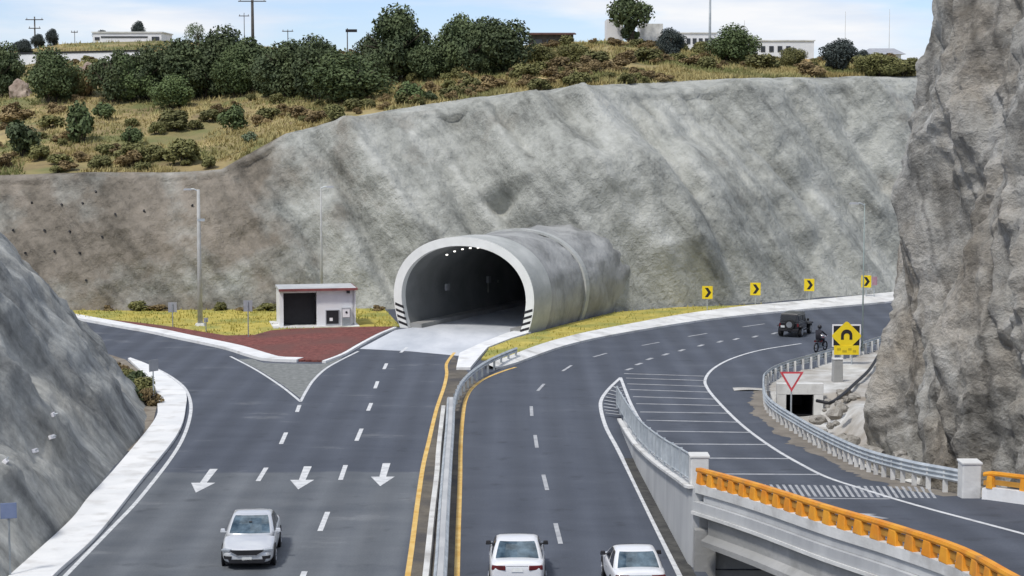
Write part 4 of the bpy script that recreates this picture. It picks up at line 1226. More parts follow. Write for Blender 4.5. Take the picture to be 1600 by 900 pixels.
# kind, centre px, foot py, width px, height px, label
TREES = [
    ('dark', 8, 152, 60, 72, 'dark green tree at the left end of the hillside trees'),
    ('mid', 82, 160, 72, 76, 'mid green rounded tree in front of the white boundary wall'),
    ('dark2', 182, 160, 74, 82, 'dark green tree just right of the white boundary wall'),
    ('dark', 232, 155, 70, 72, 'dark green tree second from the wall in the dense clump'),
    ('dark3', 290, 150, 90, 86, 'broad dark tree in the clump left of the tall utility pole'),
    ('dark', 345, 148, 86, 92, 'tall dark tree in the clump just left of the utility pole'),
    ('dark2', 402, 142, 80, 84, 'dark green tree at the foot of the tall utility pole'),
    ('dark3', 452, 150, 84, 84, 'dark green tree just right of the tall utility pole'),
    ('dark', 500, 155, 84, 86, 'dark tree behind the broad bright tree at the end of the clump'),
    ('mid', 545, 162, 108, 74, 'broad bright green tree low at the right end of the clump'),
    ('dark2', 590, 128, 66, 76, 'dark tree left of the tallest rounded hill tree'),
    ('dark', 622, 126, 98, 102, 'tallest rounded dark tree standing up against the sky'),
    ('dark3', 668, 124, 60, 56, 'small dark tree in the gap between two tall rounded trees'),
    ('dark2', 712, 120, 82, 98, 'tall dark tree with a ragged top left of its wider neighbour'),
    ('dark3', 778, 115, 96, 86, 'wide dark tree at the right end of the tall pair'),
    ('mid', 272, 168, 62, 46, 'lighter green low tree in front of the dark clump'),
    ('pale', 305, 75, 34, 42, 'thin pale tree on the crest above the clump'),
    ('dusk', 1050, 92, 44, 44, 'small bluish dark tree right of the white wall on the crest'),
    ('mid', 1143, 98, 72, 54, 'rounded mid green tree in front of the long white buildings'),
    ('dusk', 1308, 112, 58, 46, 'dark tree on the crest beside the sandy bank'),
    ('dusk', 1348, 96, 26, 30, 'small pointed dark tree left of the little house'),
    ('olive', 1372, 120, 70, 36, 'wide olive tree below the little house on the crest'),
    ('olive', 1236, 104, 40, 30, 'small olive tree in front of the end of the white buildings'),
    ('dusk', 60, 72, 22, 20, 'small dark tree on the crest under the distant left pole'),
    ('dusk', 82, 70, 20, 24, 'second small dark tree on the crest near the left pole'),
    ('dusk', 40, 88, 26, 24, 'small dark tree on the crest left of the distant pole'),
    ('dusk', 28, 82, 20, 16, 'tiny dark tree at the far left of the skyline'),
    ('mid', 205, 158, 62, 62, 'green tree between the two dark trees right of the white boundary wall'),
    ('dark2', 318, 152, 72, 66, 'low dark tree in the middle of the dense clump'),
    ('mid', 372, 150, 66, 70, 'slightly lighter tree in the clump below the tall utility pole'),
    ('dark', 428, 150, 66, 62, 'low dark tree in the clump right of the tall utility pole'),
    ('dark3', 570, 140, 60, 56, 'low dark tree joining the clump to the tallest rounded tree'),
    ('mid', 648, 122, 54, 52, 'mid green tree filling the gap left of the ragged tall tree'),
    ('dark', 745, 118, 60, 72, 'dark tree between the ragged tall tree and its wider neighbour'),
    ('olive', 120, 150, 50, 44, 'olive tree below the white boundary wall'),
    ('olive', 840, 98, 50, 30, 'olive tree under the dark red shed on the crest'),
    ('olive', 898, 98, 46, 30, 'low olive tree between the red shed and the white wall'),
]
for k, cx, fy, wp_, hp, lab in TREES:
    p = hill_at(cx, max(fy, lin(CREST, cx) + 0.5))
    s_ = F/(p - CAM).length
    hm = hp/s_; wm = wp_/s_
    put(T_PROTO, tree_proto, k, p - Vector((0, 0, 0.15)), wm/4.9, hm/4.7, rt.uniform(0, 6), lab, 'tree', 'trees on the hillside')
# the umbrella shaped tree by the white wall
p = hill_at(985, 66); s_ = F/(p - CAM).length
um = empty('tree', p, 0.4, 'dark umbrella shaped tree with a thick trunk beside the white wall on the crest', 'tree')
mb = MB()
mb.tube([(0, 0, -.4), (0.1, 0, 1.4), (-.5, 0, 2.6), (-1.5, .2, 3.6)], [.5, .38, .22, .06], 8); mb.tube([(0.05, 0, 1.2), (.8, .1, 2.6), (1.8, 0, 3.6)], [.34, .22, .06], 8); mb.tube([(0, 0, 1.4), (.1, .5, 3.6)], [.3, .08], 8)
mb.build('trunk', M['bark'], um, smooth_=True)
mb2 = make_crown(random.Random(9), 3.4, 1.5, 22, 2600, 0.22, cz=3.7)
mb3 = make_crown(random.Random(10), 1.3, 1.5, 10, 900, 0.2, cz=1.5); mb2.add(mb3.v, mb3.f)
mb2.build('crown', M['leaf_dark'], um, fix=False)
um.scale = (1.0, 1.0, 1.0)

SHRUBS = [
    ('green', 128, 222, 52, 58, 'tall green bush on the grass above the left cut face'),
    ('green2', 36, 244, 56, 54, 'round dark bush at the left edge of the hillside grass'),
    ('green', 368, 204, 44, 38, 'green bush on the yellow grass near the step in the cut'),
    ('olive', 272, 200, 52, 30, 'flat olive bush in the middle of the hillside grass'),
    ('green', 205, 226, 32, 26, 'small green bush in the middle of the left grass slope'),
    ('olive', 287, 256, 54, 40, 'wide olive bush just above the rim of the left cut face'),
    ('olive', 205, 252, 44, 30, 'olive bush above the rim left of its wider neighbour'),
    ('olive', 62, 250, 36, 24, 'low olive bush right of the round dark bush'),
    ('green', 638, 164, 42, 34, 'isolated green bush on the bare yellow slope above the tunnel'),
    ('green2', 672, 158, 20, 16, 'very small dark bush right of the isolated green bush'),
    ('olive', 525, 190, 36, 24, 'olive bush on the rim at the top of the step'),
    ('olive', 245, 210, 26, 20, 'little olive bush between two larger bushes on the grass'),
    ('dry', 100, 150, 50, 44, 'dry brown bush under the left trees'),
    ('dry', 140, 150, 40, 50, 'dry brown bush in front of the white boundary wall'),
    ('dry', 765, 140, 46, 24, 'dry bush on the slope under the wide dark tree'),
    ('olive', 820, 122, 44, 24, 'olive bush on the ridge left of the pale bank'),
    ('dry', 880, 112, 56, 24, 'wide dry bush on the ridge above the cut'),
    ('olive', 930, 104, 50, 26, 'olive bush below the umbrella shaped tree'),
    ('dry', 965, 108, 46, 20, 'dry bush right below the umbrella shaped tree'),
    ('olive', 1010, 98, 50, 24, 'olive bush left of the bluish small tree'),
    ('dry', 1085, 104, 40, 18, 'dry bush between the bluish tree and the rounded green tree'),
    ('olive', 1190, 108, 54, 24, 'olive bush in front of the white buildings'),
    ('dry', 1265, 118, 50, 22, 'sandy dry bush beside the dark crest tree'),
    ('olive', 1410, 122, 54, 26, 'olive bush at the edge of the right rock'),
    ('green', 160, 186, 36, 24, 'green bush low in front of the dark clump'),
    ('olive', 330, 190, 34, 20, 'small olive bush left of the bush near the step'),
    ('olive', 420, 188, 44, 20, 'low olive bush under the clump of trees'),
    ('dry', 470, 184, 50, 20, 'wide dry bush under the right half of the clump'),
    ('dry', 20, 190, 54, 26, 'dry bush on the slope at the left edge'),
    ('olive', 80, 200, 40, 20, 'olive bush left of the tall green bush'),
    ('pale', 390, 222, 30, 16, 'pale grey scrub at the rim of the step'),
]
for k, cx, fy, wp_, hp, lab in SHRUBS:
    p = hill_at(cx, max(fy, lin(CREST, cx) + 1)); s_ = F/(p - CAM).length
    put(S_PROTO, shrub_proto, k, p, wp_/s_/1.75, hp/s_/1.5, rt.uniform(0, 6), lab, 'shrub', 'shrubs on the hillside')
# small scrub, one kind, scattered over the slope
SC = shrub_proto('olive'); SC2 = shrub_proto('dry')
for o, c in ((SC, 'foliage'), (SC2, 'foliage')): pass
first = {0: True, 1: True}
rs_ = random.Random(15); cnt = 0
while cnt < 285:
    px = rs_.uniform(-10, 1430); t = rs_.random()**1.5
    p = hill_pt(px, 0.004 + t*0.93)
    if noise.noise((p.x*0.07, p.y*0.07, 3)) < -0.15: continue
    w_ = 0 if rs_.random() < 0.55 else 1
    base = (SC, SC2)[w_]
    o = base if first[w_] else copy_tree(base); first[w_] = False
    o.location = p; q = rs_.uniform(0.4, 1.05); o.scale = (q*rs_.uniform(.9, 1.5), q, q*rs_.uniform(.6, .9)); o.rotation_euler = (0, 0, rs_.uniform(0, 6))
    tag(o, ('low olive scrub plant scattered in the hillside grass', 'low dry brown scrub plant scattered in the hillside grass')[w_], 'scrub', ('olive scrub on the hillside', 'dry scrub on the hillside')[w_])
    cnt += 1
# planting at the foot of the left slope
PL = [(186, 590, 'dry', .75, 'reddish dark bush at the far end of the planting by the pavement'), (199, 600, 'olive', .7, 'olive bush second from the far end of the planting by the pavement'), (212, 608, 'green2', .8, 'dark bush in the middle of the planting by the pavement'),
      (226, 618, 'olive', .85, 'yellowish bush beside the widest part of the pavement'), (232, 634, 'dry', .8, 'dry bush nearest the road in the pavement planting'), (212, 634, 'green2', .8, 'small dark bush tucked against the left slope')]
for px, py, k, q, lab in PL:
    put(S_PROTO, shrub_proto, k, G(px, py), q*0.95, q*0.85, rt.uniform(0, 6), lab, 'shrub', 'bushes beside the pavement')
# scrub along the foot of the cut, behind the lawn
for i, (px, k, q) in enumerate([(170, 'dry', .8), (215, 'olive', .9), (250, 'dry', .9), (345, 'olive', .8), (385, 'dry', .8), (420, 'olive', .7), (590, 'dry', .8)]):
    lab = ['dry bush at the foot of the cut, farthest left on the lawn', 'olive bush at the foot of the cut near the left end of the lawn', 'dry bush at the foot of the cut left of the tall lamp post', 'olive bush at the foot of the cut right of the tall lamp post',
           'dry bush at the foot of the cut left of the shed', 'olive bush against the cut just left of the shed', 'dry bush between the shed and the tunnel mouth'][i]
    put(S_PROTO, shrub_proto, k, G(px, 487), q*.75 + .25*(i % 3), q*(.45 + .2*(i % 2)), i, lab, 'shrub', 'bushes at the foot of the cut')

# ------------------------------------------------------------------ buildings and poles on the hill
def facade_box(name, px0, px1, py0, py1, dist, depth, label, cat, roof=None, windows=(), yaw=0, m='white_wall', sink=2.0):
    a = D(px0, py1, dist); b = D(px1, py0, dist)
    wd, ht = b.x - a.x, b.z - a.z
    root = empty(name, ((a.x + b.x)/2, dist, a.z), yaw, label, cat)
    MB().box((0, depth/2, ht/2 - sink/2), (wd, depth, ht + sink)).build('wall', M[m], root)
    if roof: MB().box((0, depth/2, ht + 0.06), (wd + .3, depth + .3, 0.14)).build('roof', M[roof], root)
    for (u0, u1, v0, v1) in windows:
        f = MB().box((-wd/2 + wd*(u0 + u1)/2, -0.02, ht*(v0 + v1)/2), (wd*(u1 - u0), 0.08, ht*(v1 - v0))).build('window', M['dark_glass'], root)
    return root
facade_box('house', 145, 252, 51, 65, 252, 8, 'long low white building with flat roof on the crest at left', 'house', 'concrete', [(.03, .10, .15, .5), (.12, .80, .42, .60), (.86, .97, .1, .55)])
put(T_PROTO, tree_proto, 'dusk', D(217, 64, 264) - Vector((0, 0, .6)), .42, .62, 1, 'dark tree behind the long low white building', 'tree', 'trees on the hillside')
put(T_PROTO, tree_proto, 'dusk', D(157, 62, 264) - Vector((0, 0, .6)), .42, .36, 2, 'flat dark tree behind the left end of the white building', 'tree', 'trees on the hillside')
bw = empty('boundary_wall', hill_at(130, 103), 0, 'long white boundary wall with dark coping behind the left trees', 'wall')
a_, b_ = hill_at(20, 103), hill_at(232, 99)
o_ = bw.location; q0, q1 = a_ - o_, b_ - o_
MB().sweep([(-.12, -.8), (.12, -.8), (.12, 1.35), (-.12, 1.35)], [q0, q0.lerp(q1, .5), q1]).build('wall', M['white_wall'], bw)
MB().sweep([(-.2, 1.352), (.2, 1.352), (.2, 1.55), (-.2, 1.55)], [q0, q0.lerp(q1, .5), q1]).build('coping', M['black'], bw)
facade_box('white_wall', 948, 974, 30, 66, 222, 5, 'tall white wall end left of the umbrella shaped tree', 'wall', None)
facade_box('white_wall', 1000, 1036, 37, 76, 223, 5, 'white building side right of the umbrella shaped tree', 'wall', None, m='concrete')
facade_box('house', 1060, 1120, 52, 80, 262, 9, 'white house with a row of windows behind the bluish tree', 'house', 'concrete', [(.05 + .16*i, .15 + .16*i, .40, .72) for i in range(6)])
facade_box('house', 1170, 1272, 64, 100, 250, 10, 'long white two storey building right of the rounded green tree', 'house', 'concrete', [(.05 + .13*i, .12 + .13*i, .52, .78) for i in range(5)] + [(.1 + .2*i, .2 + .2*i, .1, .35) for i in range(3)])
hs = facade_box('house', 1362, 1408, 84, 100, 260, 7, 'little white house with a dark pitched roof near the right rock', 'house', None, [(.15, .35, .2, .7), (.6, .8, .2, .7)])
MB().add([(-2.6, -.4, 1.3), (2.6, -.4, 1.3), (2.6, 7.4, 1.3), (-2.6, 7.4, 1.3), (-1.7, 3.5, 2.2), (1.7, 3.5, 2.2)], [(0, 1, 5, 4), (1, 2, 5), (2, 3, 4, 5), (3, 0, 4), (0, 3, 2, 1)]).build('roof', M['sign_grey'], hs)
rb = facade_box('shed', 826, 896, 52, 84, 232, 5, 'dark red open shed on the crest left of the white wall', 'shed', None, [(.1, .3, .3, .7), (.4, .6, .3, .7), (.7, .92, .3, .7)], m='wood')
MB().add([(-3.0, -.5, 2.25), (3.0, -.5, 2.25), (3.0, 5.5, 2.6), (-3.0, 5.5, 2.6), (-3.0, -.5, 2.38), (3.0, -.5, 2.38), (3.0, 5.5, 2.73), (-3.0, 5.5, 2.73)], ((0,3,2,1),(4,5,6,7),(0,1,5,4),(1,2,6,5),(2,3,7,6),(3,0,4,7))).build('roof', mat('rust_roof', (.07, .035, .03), (.13, .06, .05), 1, .9), rb)

def utility_pole(px, fy, py_top, dist, label, arms=((.92, 1.1),), r=0.14):
    b = D(px, fy, dist); t = D(px, py_top, dist); h = t.z - b.z
    root = empty('utility_pole', b, 0, label, 'pole')
    MB().tube([(0, 0, -3), (0, 0, h)], [r, r*.7], 8).build('pole', M['wood'], root, smooth_=True)
    for v, wd in arms:
        MB().box((0, -.12, h*v), (wd*2, .12, .12)).build('crossarm', M['wood'], root)
        for s_ in (-.85, 0, .85): MB().tube([(s_*wd, -.12, h*v + .06), (s_*wd, -.12, h*v + .25)], .06, 6).build('insulator', M['sign_grey'], root)
    return root
utility_pole(395, 66, -14, 236, 'tall wooden utility pole with a crossarm rising behind the dark trees', ((.80, 1.7), (.93, 1.2)), .22)
utility_pole(55, 74, 26, 262, 'distant wooden utility pole with two crossarms at the far left', ((.90, 1.2), (.62, .8)), .13)
utility_pole(450, 82, 46, 280, 'short distant utility pole between the clump and the tall tree', ((.92, .8),), .08)
utility_pole(382, 70, 20, 300, 'thin distant utility pole just left of the tall one', ((.9, .8),), .07)
utility_pole(117, 72, 48, 290, 'tiny distant utility pole left of the white building', ((.9, .5),), .06)
def mast(px, fy, py_top, dist, label, r=.09, m='pole'):
    b = D(px, fy, dist); h = D(px, py_top, dist).z - b.z
    root = empty('mast', b, 0, label, 'mast')
    MB().tube([(0, 0, -4), (0, 0, h)], [r, r*.6], 8).build('pole', M[m], root, smooth_=True)
    MB().tube([(0, 0, -4.0), (0, 0, -.2)], r*1.6, 8).build('base', M[m], root)
    return root
mast(1109, 70, -12, 240, 'tall dark mast behind the rounded green tree', .20, 'galv_dark')
mast(1320, 92, 18, 300, 'thin pale mast on the skyline left of the little house', .05)
mast(1389, 84, 14, 300, 'thin pale mast on the skyline behind the little house', .05)
mast(1163, 66, 32, 280, 'short thin mast behind the rounded green tree', .05)
cm = mast(543, 92, 44, 240, 'short pole with a dark box on top left of the tallest tree', .10, 'wood')
hz_ = D(543, 48, 240).z - D(543, 92, 240).z
MB().box((0.5, 0, hz_), (1.4, .3, .35)).build('head', M['black'], cm)

# tan rocks on the slope
for i, (px, py, wp_, hp, lab) in enumerate([(34, 150, 34, 36, 'pale pinkish boulder between the trees at left'), (135, 128, 40, 40, 'pale boulder in front of the white boundary wall'), (842, 128, 40, 12, 'flat sandy bank on the ridge above the tunnel'), (1262, 104, 22, 16, 'orange sandy bank beside the dark crest tree')]):
    p = hill_at(px, py); s_ = F/(p - CAM).length
    bm = bmesh.new(); bmesh.ops.create_icosphere(bm, subdivisions=4, radius=1)
    for v in bm.verts: v.co *= 1 + 0.35*noise.fractal(v.co*1.3 + Vector((i*7, 0, 0)), 1.0, 2.0, 4)
    me = bpy.data.meshes.new('boulder'); bm.to_mesh(me); bm.free()
    me.materials.append(mat('tan_rock', (.26, .19, .15), (.44, .36, .29), .8, .95, .6, 3) if i < 2 else mat('sand_bank', (.40, .27, .12), (.55, .42, .22), .8, .95, .5, 3))
    o = bpy.data.objects.new('boulder', me); COL.objects.link(o); o.location = p; o.scale = (wp_/s_/2, 1.0, hp/s_/1.6); tag(o, lab, 'boulder')

# ------------------------------------------------------------------ roadside things
# service shed
sb = G(497, 512.5); SY = R_(11)
sh = empty('shed', sb, SY, 'small white service shed with a dark doorway and red roof edge left of the tunnel', 'shed')
k_ = 45.5/1000*3  # metres per 3 px
W2, DP, HT = 5.35, 3.4, 2.65
mb = MB(); t_ = 0.16
mb.box((-W2/2 + .13, DP/2, HT/2), (.26, DP, HT)); mb.box((W2/2 - .13, DP/2, HT/2), (.26, DP, HT)); mb.box((0, DP - .1, HT/2), (W2 - .53, .2, HT))
mb.box((1.25, .12, HT/2), (W2/2 - .01, .24, HT)); mb.box((-W2/4 + .04, .12, HT - .07), (W2/2 - .3, .23, .14))
mb.build('wall', M['white_wall'], sh)
MB().box((-1.27, 1.0, 1.2), (2.26, .06, 2.4)).build('doorway_dark', M['black'], sh)  # black sheet inside the opening, stands for the shade in there
MB().box((0, DP/2 - .1, HT + .08), (W2 + .12, DP + .5, .16)).build('roof', M['wall_concrete'], sh)
mb = MB().box((0, -.40, HT + .10), (W2 + .16, .06, .17)); mb.box((W2/2 + .09, DP/2 - .1, HT + .10), (.05, DP + .4, .14)); mb.build('fascia', M['red_trim'], sh)
MB().box((W2/2 - .55, -.12, HT - .1), (.22, .5, .2)).build('floodlight', M['black'], sh)
win = MB().box((1.02, -.01, .75), (.88, .10, .95)).build('window', M['black'], sh)
mb = MB().box((.56, -.02, .75), (.05, .14, 1.02)).box((1.48, -.02, .75), (.05, .14, 1.02)).box((1.02, -.02, 1.25), (.97, .14, .05)).box((1.02, -.02, .25), (.97, .14, .05)); mb.build('frame', M['sign_grey'], win)
MB().box((.92, -.075, .60), (.22, .02, .22)).build('notice', M['sign_white'], win)
bx = MB().box((1.98, -.2, .72), (.62, .4, 1.40)).build('meter_box', M['sign_grey'], sh, bevel=.02)
MB().box((1.95, -.41, 1.05), (.50, .03, .56)).build('panel', M['sign_white'], bx); MB().disc((1.97, -.44, 1.12), (0, 1, 0), .08, .03).build('dial', M['black'], bx)
MB().box((1.95, -.41, .42), (.50, .03, .55)).build('grille', M['galv_dark'], bx)
MB().box((W2/2 + .012, 1.1, .55), (.02, .14, .16)).build('vent', M['sign_grey'], sh)
MB().prism([(-W2/2 - .5, -.7), (W2/2 + .2, -.7), (W2/2 + .2, DP + .3), (-W2/2 - .5, DP + .3)], -.02, .16).build('plinth', M['concrete'], sh)

def lamp_post(px, py, py_top, label, r=.16, arm=None, m='pole'):
    b = G(px, py); h = D(px, py_top, b.y).z
    root = empty('lamp_post', b, 0, label, 'lamp post')
    MB().tube([(0, 0, -.2), (0, 0, h)], [r, r*.55], 10).build('pole', M[m], root, smooth_=True)
    MB().taper((0, 0, 0), (r*4, r*4), (r*3, r*3), .28).build('base', M['concrete'], root)
    if arm:
        a = MB(); a.tube([(0, 0, h - .12), (arm*.6, 0, h + .02), (arm, 0, h + .03)], .045, 6); a.build('arm', M['galv'], root)
        MB().taper((arm + math.copysign(.25, arm), 0, h - .05), (.6, .26), (.45, .2), .12).build('lamp_head', M['sign_grey'], root)
    return root
lp = lamp_post(313, 511, 296, 'tall pale concrete lamp post on the lawn left of the shed', .19, -.5)
MB().box((.18, -.05, 7.6), (.5, .14, .18)).build('crossarm', M['galv'], lp)
lamp_post(503, 489, 292, 'thin pale lamp post rising behind the white shed', .10, .45)
lamp_post(1347, 556, 318, 'thin pale green lamp post beside the yellow sign', .06, -.4, 'lamp_green')

# chevron boards
def chevron(px, py, fy, label, first_=[None]):
    b = G(px, fy)
    if first_[0] is None:
        root = empty('chevron_sign', b, 0)
        h = D(px, py, b.y).z
        MB().tube([(0, .05, -.1), (0, .05, h + .4)], .04, 8).build('post', M['galv'], root)
        MB().box((0, 0, h), (.80, .03, .98)).build('panel', M['sign_yellow'], root, bevel=.01)
        for_ = [(-.20, .36), (.04, .36), (.29, 0), (.04, -.36), (-.20, -.36), (.04, 0)]
        MB().add([(x, -.019, h + z) for x, z in for_] + [(x, -.012, h + z) for x, z in for_], [(0, 1, 2, 5), (5, 2, 3, 4), (0, 5, 11, 6), (0, 6, 7, 1), (1, 7, 8, 2), (2, 8, 9, 3), (3, 9, 10, 4), (4, 10, 11, 5)]).build('chevron', M['black'], root)
        first_[0] = root
    else: root = copy_tree(first_[0])
    root.location = b; root.rotation_euler = (0, 0, -math.atan2(b.x, b.y)*0.6)
    tag(root, label, 'road sign', 'yellow chevron boards along the curve')
chevron(1105, 457, 488, 'yellow chevron board nearest the tunnel along the curve')
chevron(1180, 451, 482, 'yellow chevron board second from the tunnel')
chevron(1264, 445, 475, 'yellow chevron board second from the rock')
chevron(1353, 439, 469, 'yellow chevron board closest to the right rock')
# pinkish panel beside the last chevron
b = G(1366, 469); o = empty('road_sign', b, .5, 'small pinkish sign at the rock edge beside the last chevron', 'road sign')
h = D(1366, 439, b.y).z
MB().tube([(0, .05, 0), (0, .05, h + .3)], .035, 8).build('post', M['galv'], o); MB().box((0, 0, h), (.5, .03, .7)).build('panel', mat('sign_pink', (.45, .22, .26), (.55, .35, .38), 3, .6), o)

# tunnel warning sign
b = Rp(1322, 572); s_ = F/(b - CAM).length
ts = empty('warning_sign', b, 0, 'big yellow diamond tunnel warning sign with a yellow plate below', 'road sign')
zc = D(1322, 525, b.y).z - b.z; zp = D(1322, 547, b.y).z - b.z
for x in (-.35, .35): MB().tube([(x, .07, -.6), (x, .07, zc + .5)], .045, 8).build('post', M['galv'], ts)
rd_ = .90
dia = []
for k in range(4):
    a0 = k*PI/2; 
    for e in (-.10, 0, .10):
        dia.append((math.cos(a0 + e)*rd_*(.94 if e else .97), math.sin(a0 + e)*rd_*(.94 if e else .97)))
MB().box((0, .035, zc + .02), (1.72, .03, 1.36)).build('backing_board', M['sign_white'], ts, bevel=.01)
MB().box((0, .015, zc + .02), (1.56, .02, 1.18)).build('dark_field', M['black'], ts)
MB().plate(dia, (0, 0, zc), (1, 0, 0), (0, 0, 1), .03).build('panel', M['sign_yellow'], ts)
arch = [(-.34, -.22), (-.34, .06)] + [(-.34*math.cos(t*PI/10), .06 + .34*math.sin(t*PI/10)) for t in range(1, 10)] + [(.34, .06), (.34, -.22), (.17, -.22), (.17, .02)] + [(.17*math.cos(t*PI/6), .02 + .15*math.sin(t*PI/6)) for t in range(1, 6)] + [(-.17, .02), (-.17, -.22)]
tmp = MB().plate(arch, (0, -.034, zc), (1, 0, 0), (0, 0, 1), .008); tmp.build('tunnel_symbol', M['black'], ts)
MB().box((0, -.045, zp), (1.5, .04, .56)).build('plate', M['sign_yellow'], ts, bevel=.01)
for i, (x, wd) in enumerate(((-.45, .22), (-.12, .26), (.2, .2), (.48, .2))): MB().box((x, -.069, zp + .06*(-1)**i), (wd, .008, .14)).build('lettering', mat('sign_ink', (.45, .33, .01), (.52, .4, .015), 5, .6), ts)

# give way sign
b = Rp(1232, 648); b = Vector((b.x + .25, b.y + .8, -.6))
gw = empty('give_way_sign', b, 0, 'white triangular give way sign with a red border behind the guardrail', 'road sign')
zt = D(1233, 592, b.y).z - b.z
MB().tube([(0, .05, -.3), (0, .05, zt + .35)], .04, 8).build('post', M['galv'], gw)
tri = lambda s: [(-.60*s, .36*s), (.0, -.66*s), (.60*s, .36*s)]
MB().plate(tri(1), (0, 0, zt), (1, 0, 0), (0, 0, 1), .03).build('panel', M['sign_red'], gw)
MB().plate(tri(.72), (0, -.034, zt + .012), (1, 0, 0), (0, 0, 1), .006).build('face', M['sign_white'], gw)

# blue sign in front of the left slope and others
b = G(16, 905)
bs = empty('road_sign', b, .25, 'small blue square sign on a thin post before the left slope', 'road sign')
zt = D(16, 798, b.y).z
MB().tube([(0, .05, -.1), (0, .05, zt + .2)], .035, 8).build('post', M['galv_dark'], bs); MB().box((0, 0, zt), (.52, .03, .52)).build('panel', M['sign_blue'], bs, bevel=.01)
b = G(241, 626)
bs = empty('road_sign', b, .9, 'pale square sign on a thin post on the pavement by the bushes', 'road sign')
zt = D(241, 571, b.y).z
MB().tube([(0, .05, -.1), (0, .05, zt + .2)], .035, 8).build('post', M['galv'], bs); MB().box((0, 0, zt), (.62, .03, .62)).build('panel', M['sign_grey'], bs)
for px, py, pt, wd, hh, lab in [(270, 513, 480, .6, .7, 'grey sign seen from behind on the lawn left of the tall lamp post'), (388, 529, 478, .6, .75, 'grey sign seen from behind on the red gravel left of the shed'), (322, 521, 500, .3, .3, 'low thin marker post with a small plate beside the tall lamp post')]:
    b = G(px, py); zt = D(px, pt, b.y).z
    o = empty('road_sign', b, .2, lab, 'road sign')
    MB().tube([(0, -.05, -.1), (0, -.05, zt + hh*.4)], .035, 8).build('post', M['galv_dark'], o); MB().box((0, 0, zt), (wd, .03, hh)).build('panel', M['sign_grey'], o)
# pillar and pipe in the gravel
b = G(1308, 600)
o = empty('marker_pillar', b, .1, 'short grey concrete pillar standing on the white gravel', 'pillar')
MB().taper((0, 0, -.1), (.56, .5), (.5, .45), 1.5).build('body', M['grey_concrete'], o, bevel=.02); MB().box((0, 0, 1.43), (.56, .5, .06)).build('cap', M['concrete'], o)
pp = smooth([G(1372, 556, .45), G(1358, 578, .4), G(1335, 600, .3), G(1315, 618, .25), G(1295, 630, .15), G(1276, 626, .2)], .4)
tag(MB().tube(pp, .09, 8).build('pipe', M['black'], smooth_=True), 'black pipe curving over the gravel from the rock to the culvert', 'pipe')
# loose rock debris at the foot of the right wall
rr = random.Random(5)
for i in range(26):
    y = rr.uniform(74, 104); x = lin([(74, 16.2), (86, 15.3), (92, 15.6), (104, 19)], y) - rr.uniform(0, 1.2)
    if x < ramp_right(y) + .6: continue
    bm = bmesh.new(); bmesh.ops.create_icosphere(bm, subdivisions=2, radius=1)
    for v in bm.verts: v.co *= 1 + 0.5*noise.noise(v.co*1.4 + Vector((i*5, 1, 0)))
    me = bpy.data.meshes.new('boulder'); bm.to_mesh(me); bm.free(); me.materials.append(MATS.get('rubble') or mat('rubble', (.24, .22, .19), (.42, .40, .36), 1.5, .95, .5, 6))
    o = bpy.data.objects.new('boulder', me); COL.objects.link(o); q = rr.uniform(.12, .42); o.location = (x, y, max(rz(y), pit_z(x, y)) + q*.2); o.scale = (q, q*rr.uniform(.7, 1.3), q*.7); o.rotation_euler = (0, 0, rr.uniform(0, 6))
    tag(o, 'loose grey boulder lying at the foot of the right rock', 'boulder', 'loose boulders below the rock')
# anchor plates on the left slope
def on_surf(o, px, py):
    dg = bpy.context.evaluated_depsgraph_get()
    hit = sc.ray_cast(dg, CAM, ray(px, py).normalized())
    return hit
bpy.context.view_layer.update()
for i, (px, py, lab) in enumerate([(80, 683, 'white anchor plate highest up on the left slope'), (53, 705, 'white anchor plate in the middle of the left slope'), (8, 722, 'white anchor plate nearest the left edge of the slope'), (82, 648, 'small white drain stub on the upper left slope')]):
    hit = on_surf(None, px, py)
    if hit[0]:
        root = MB().box((0, 0, .03), (.34, .16, .10)).build('anchor_plate', M['sign_white'], bevel=.01)
        MB().tube([(0, 0, .05), (0, 0, .22)], .03, 6).build('bolt', M['galv'], root)
        root.location = hit[1]; root.rotation_mode = 'QUATERNION'; root.rotation_quaternion = hit[2].to_track_quat('Z', 'Y')
        tag(root, lab, 'anchor', 'anchor plates on the left slope')
# weep pipes in the main cut
WP = [(50, 318), (97, 320), (130, 318), (20, 360), (70, 360), (110, 362), (85, 393), (125, 395), (150, 300), (40, 395), (180, 335), (225, 330), (160, 370), (135, 438), (300, 322)]
for px, py in WP:
    hit = on_surf(None, px, py)
    if hit[0]:
        root = MB().tube([(0, 0, -.1), (0, 0, .15)], .085, 10).build('drain_pipe', M['black'])
        root.location = hit[1]; root.rotation_mode = 'QUATERNION'; root.rotation_quaternion = hit[2].to_track_quat('Z', 'Y')
        tag(root, 'black drain pipe stub poking out of the left cut face', 'pipe', 'drain pipes in the cut face')

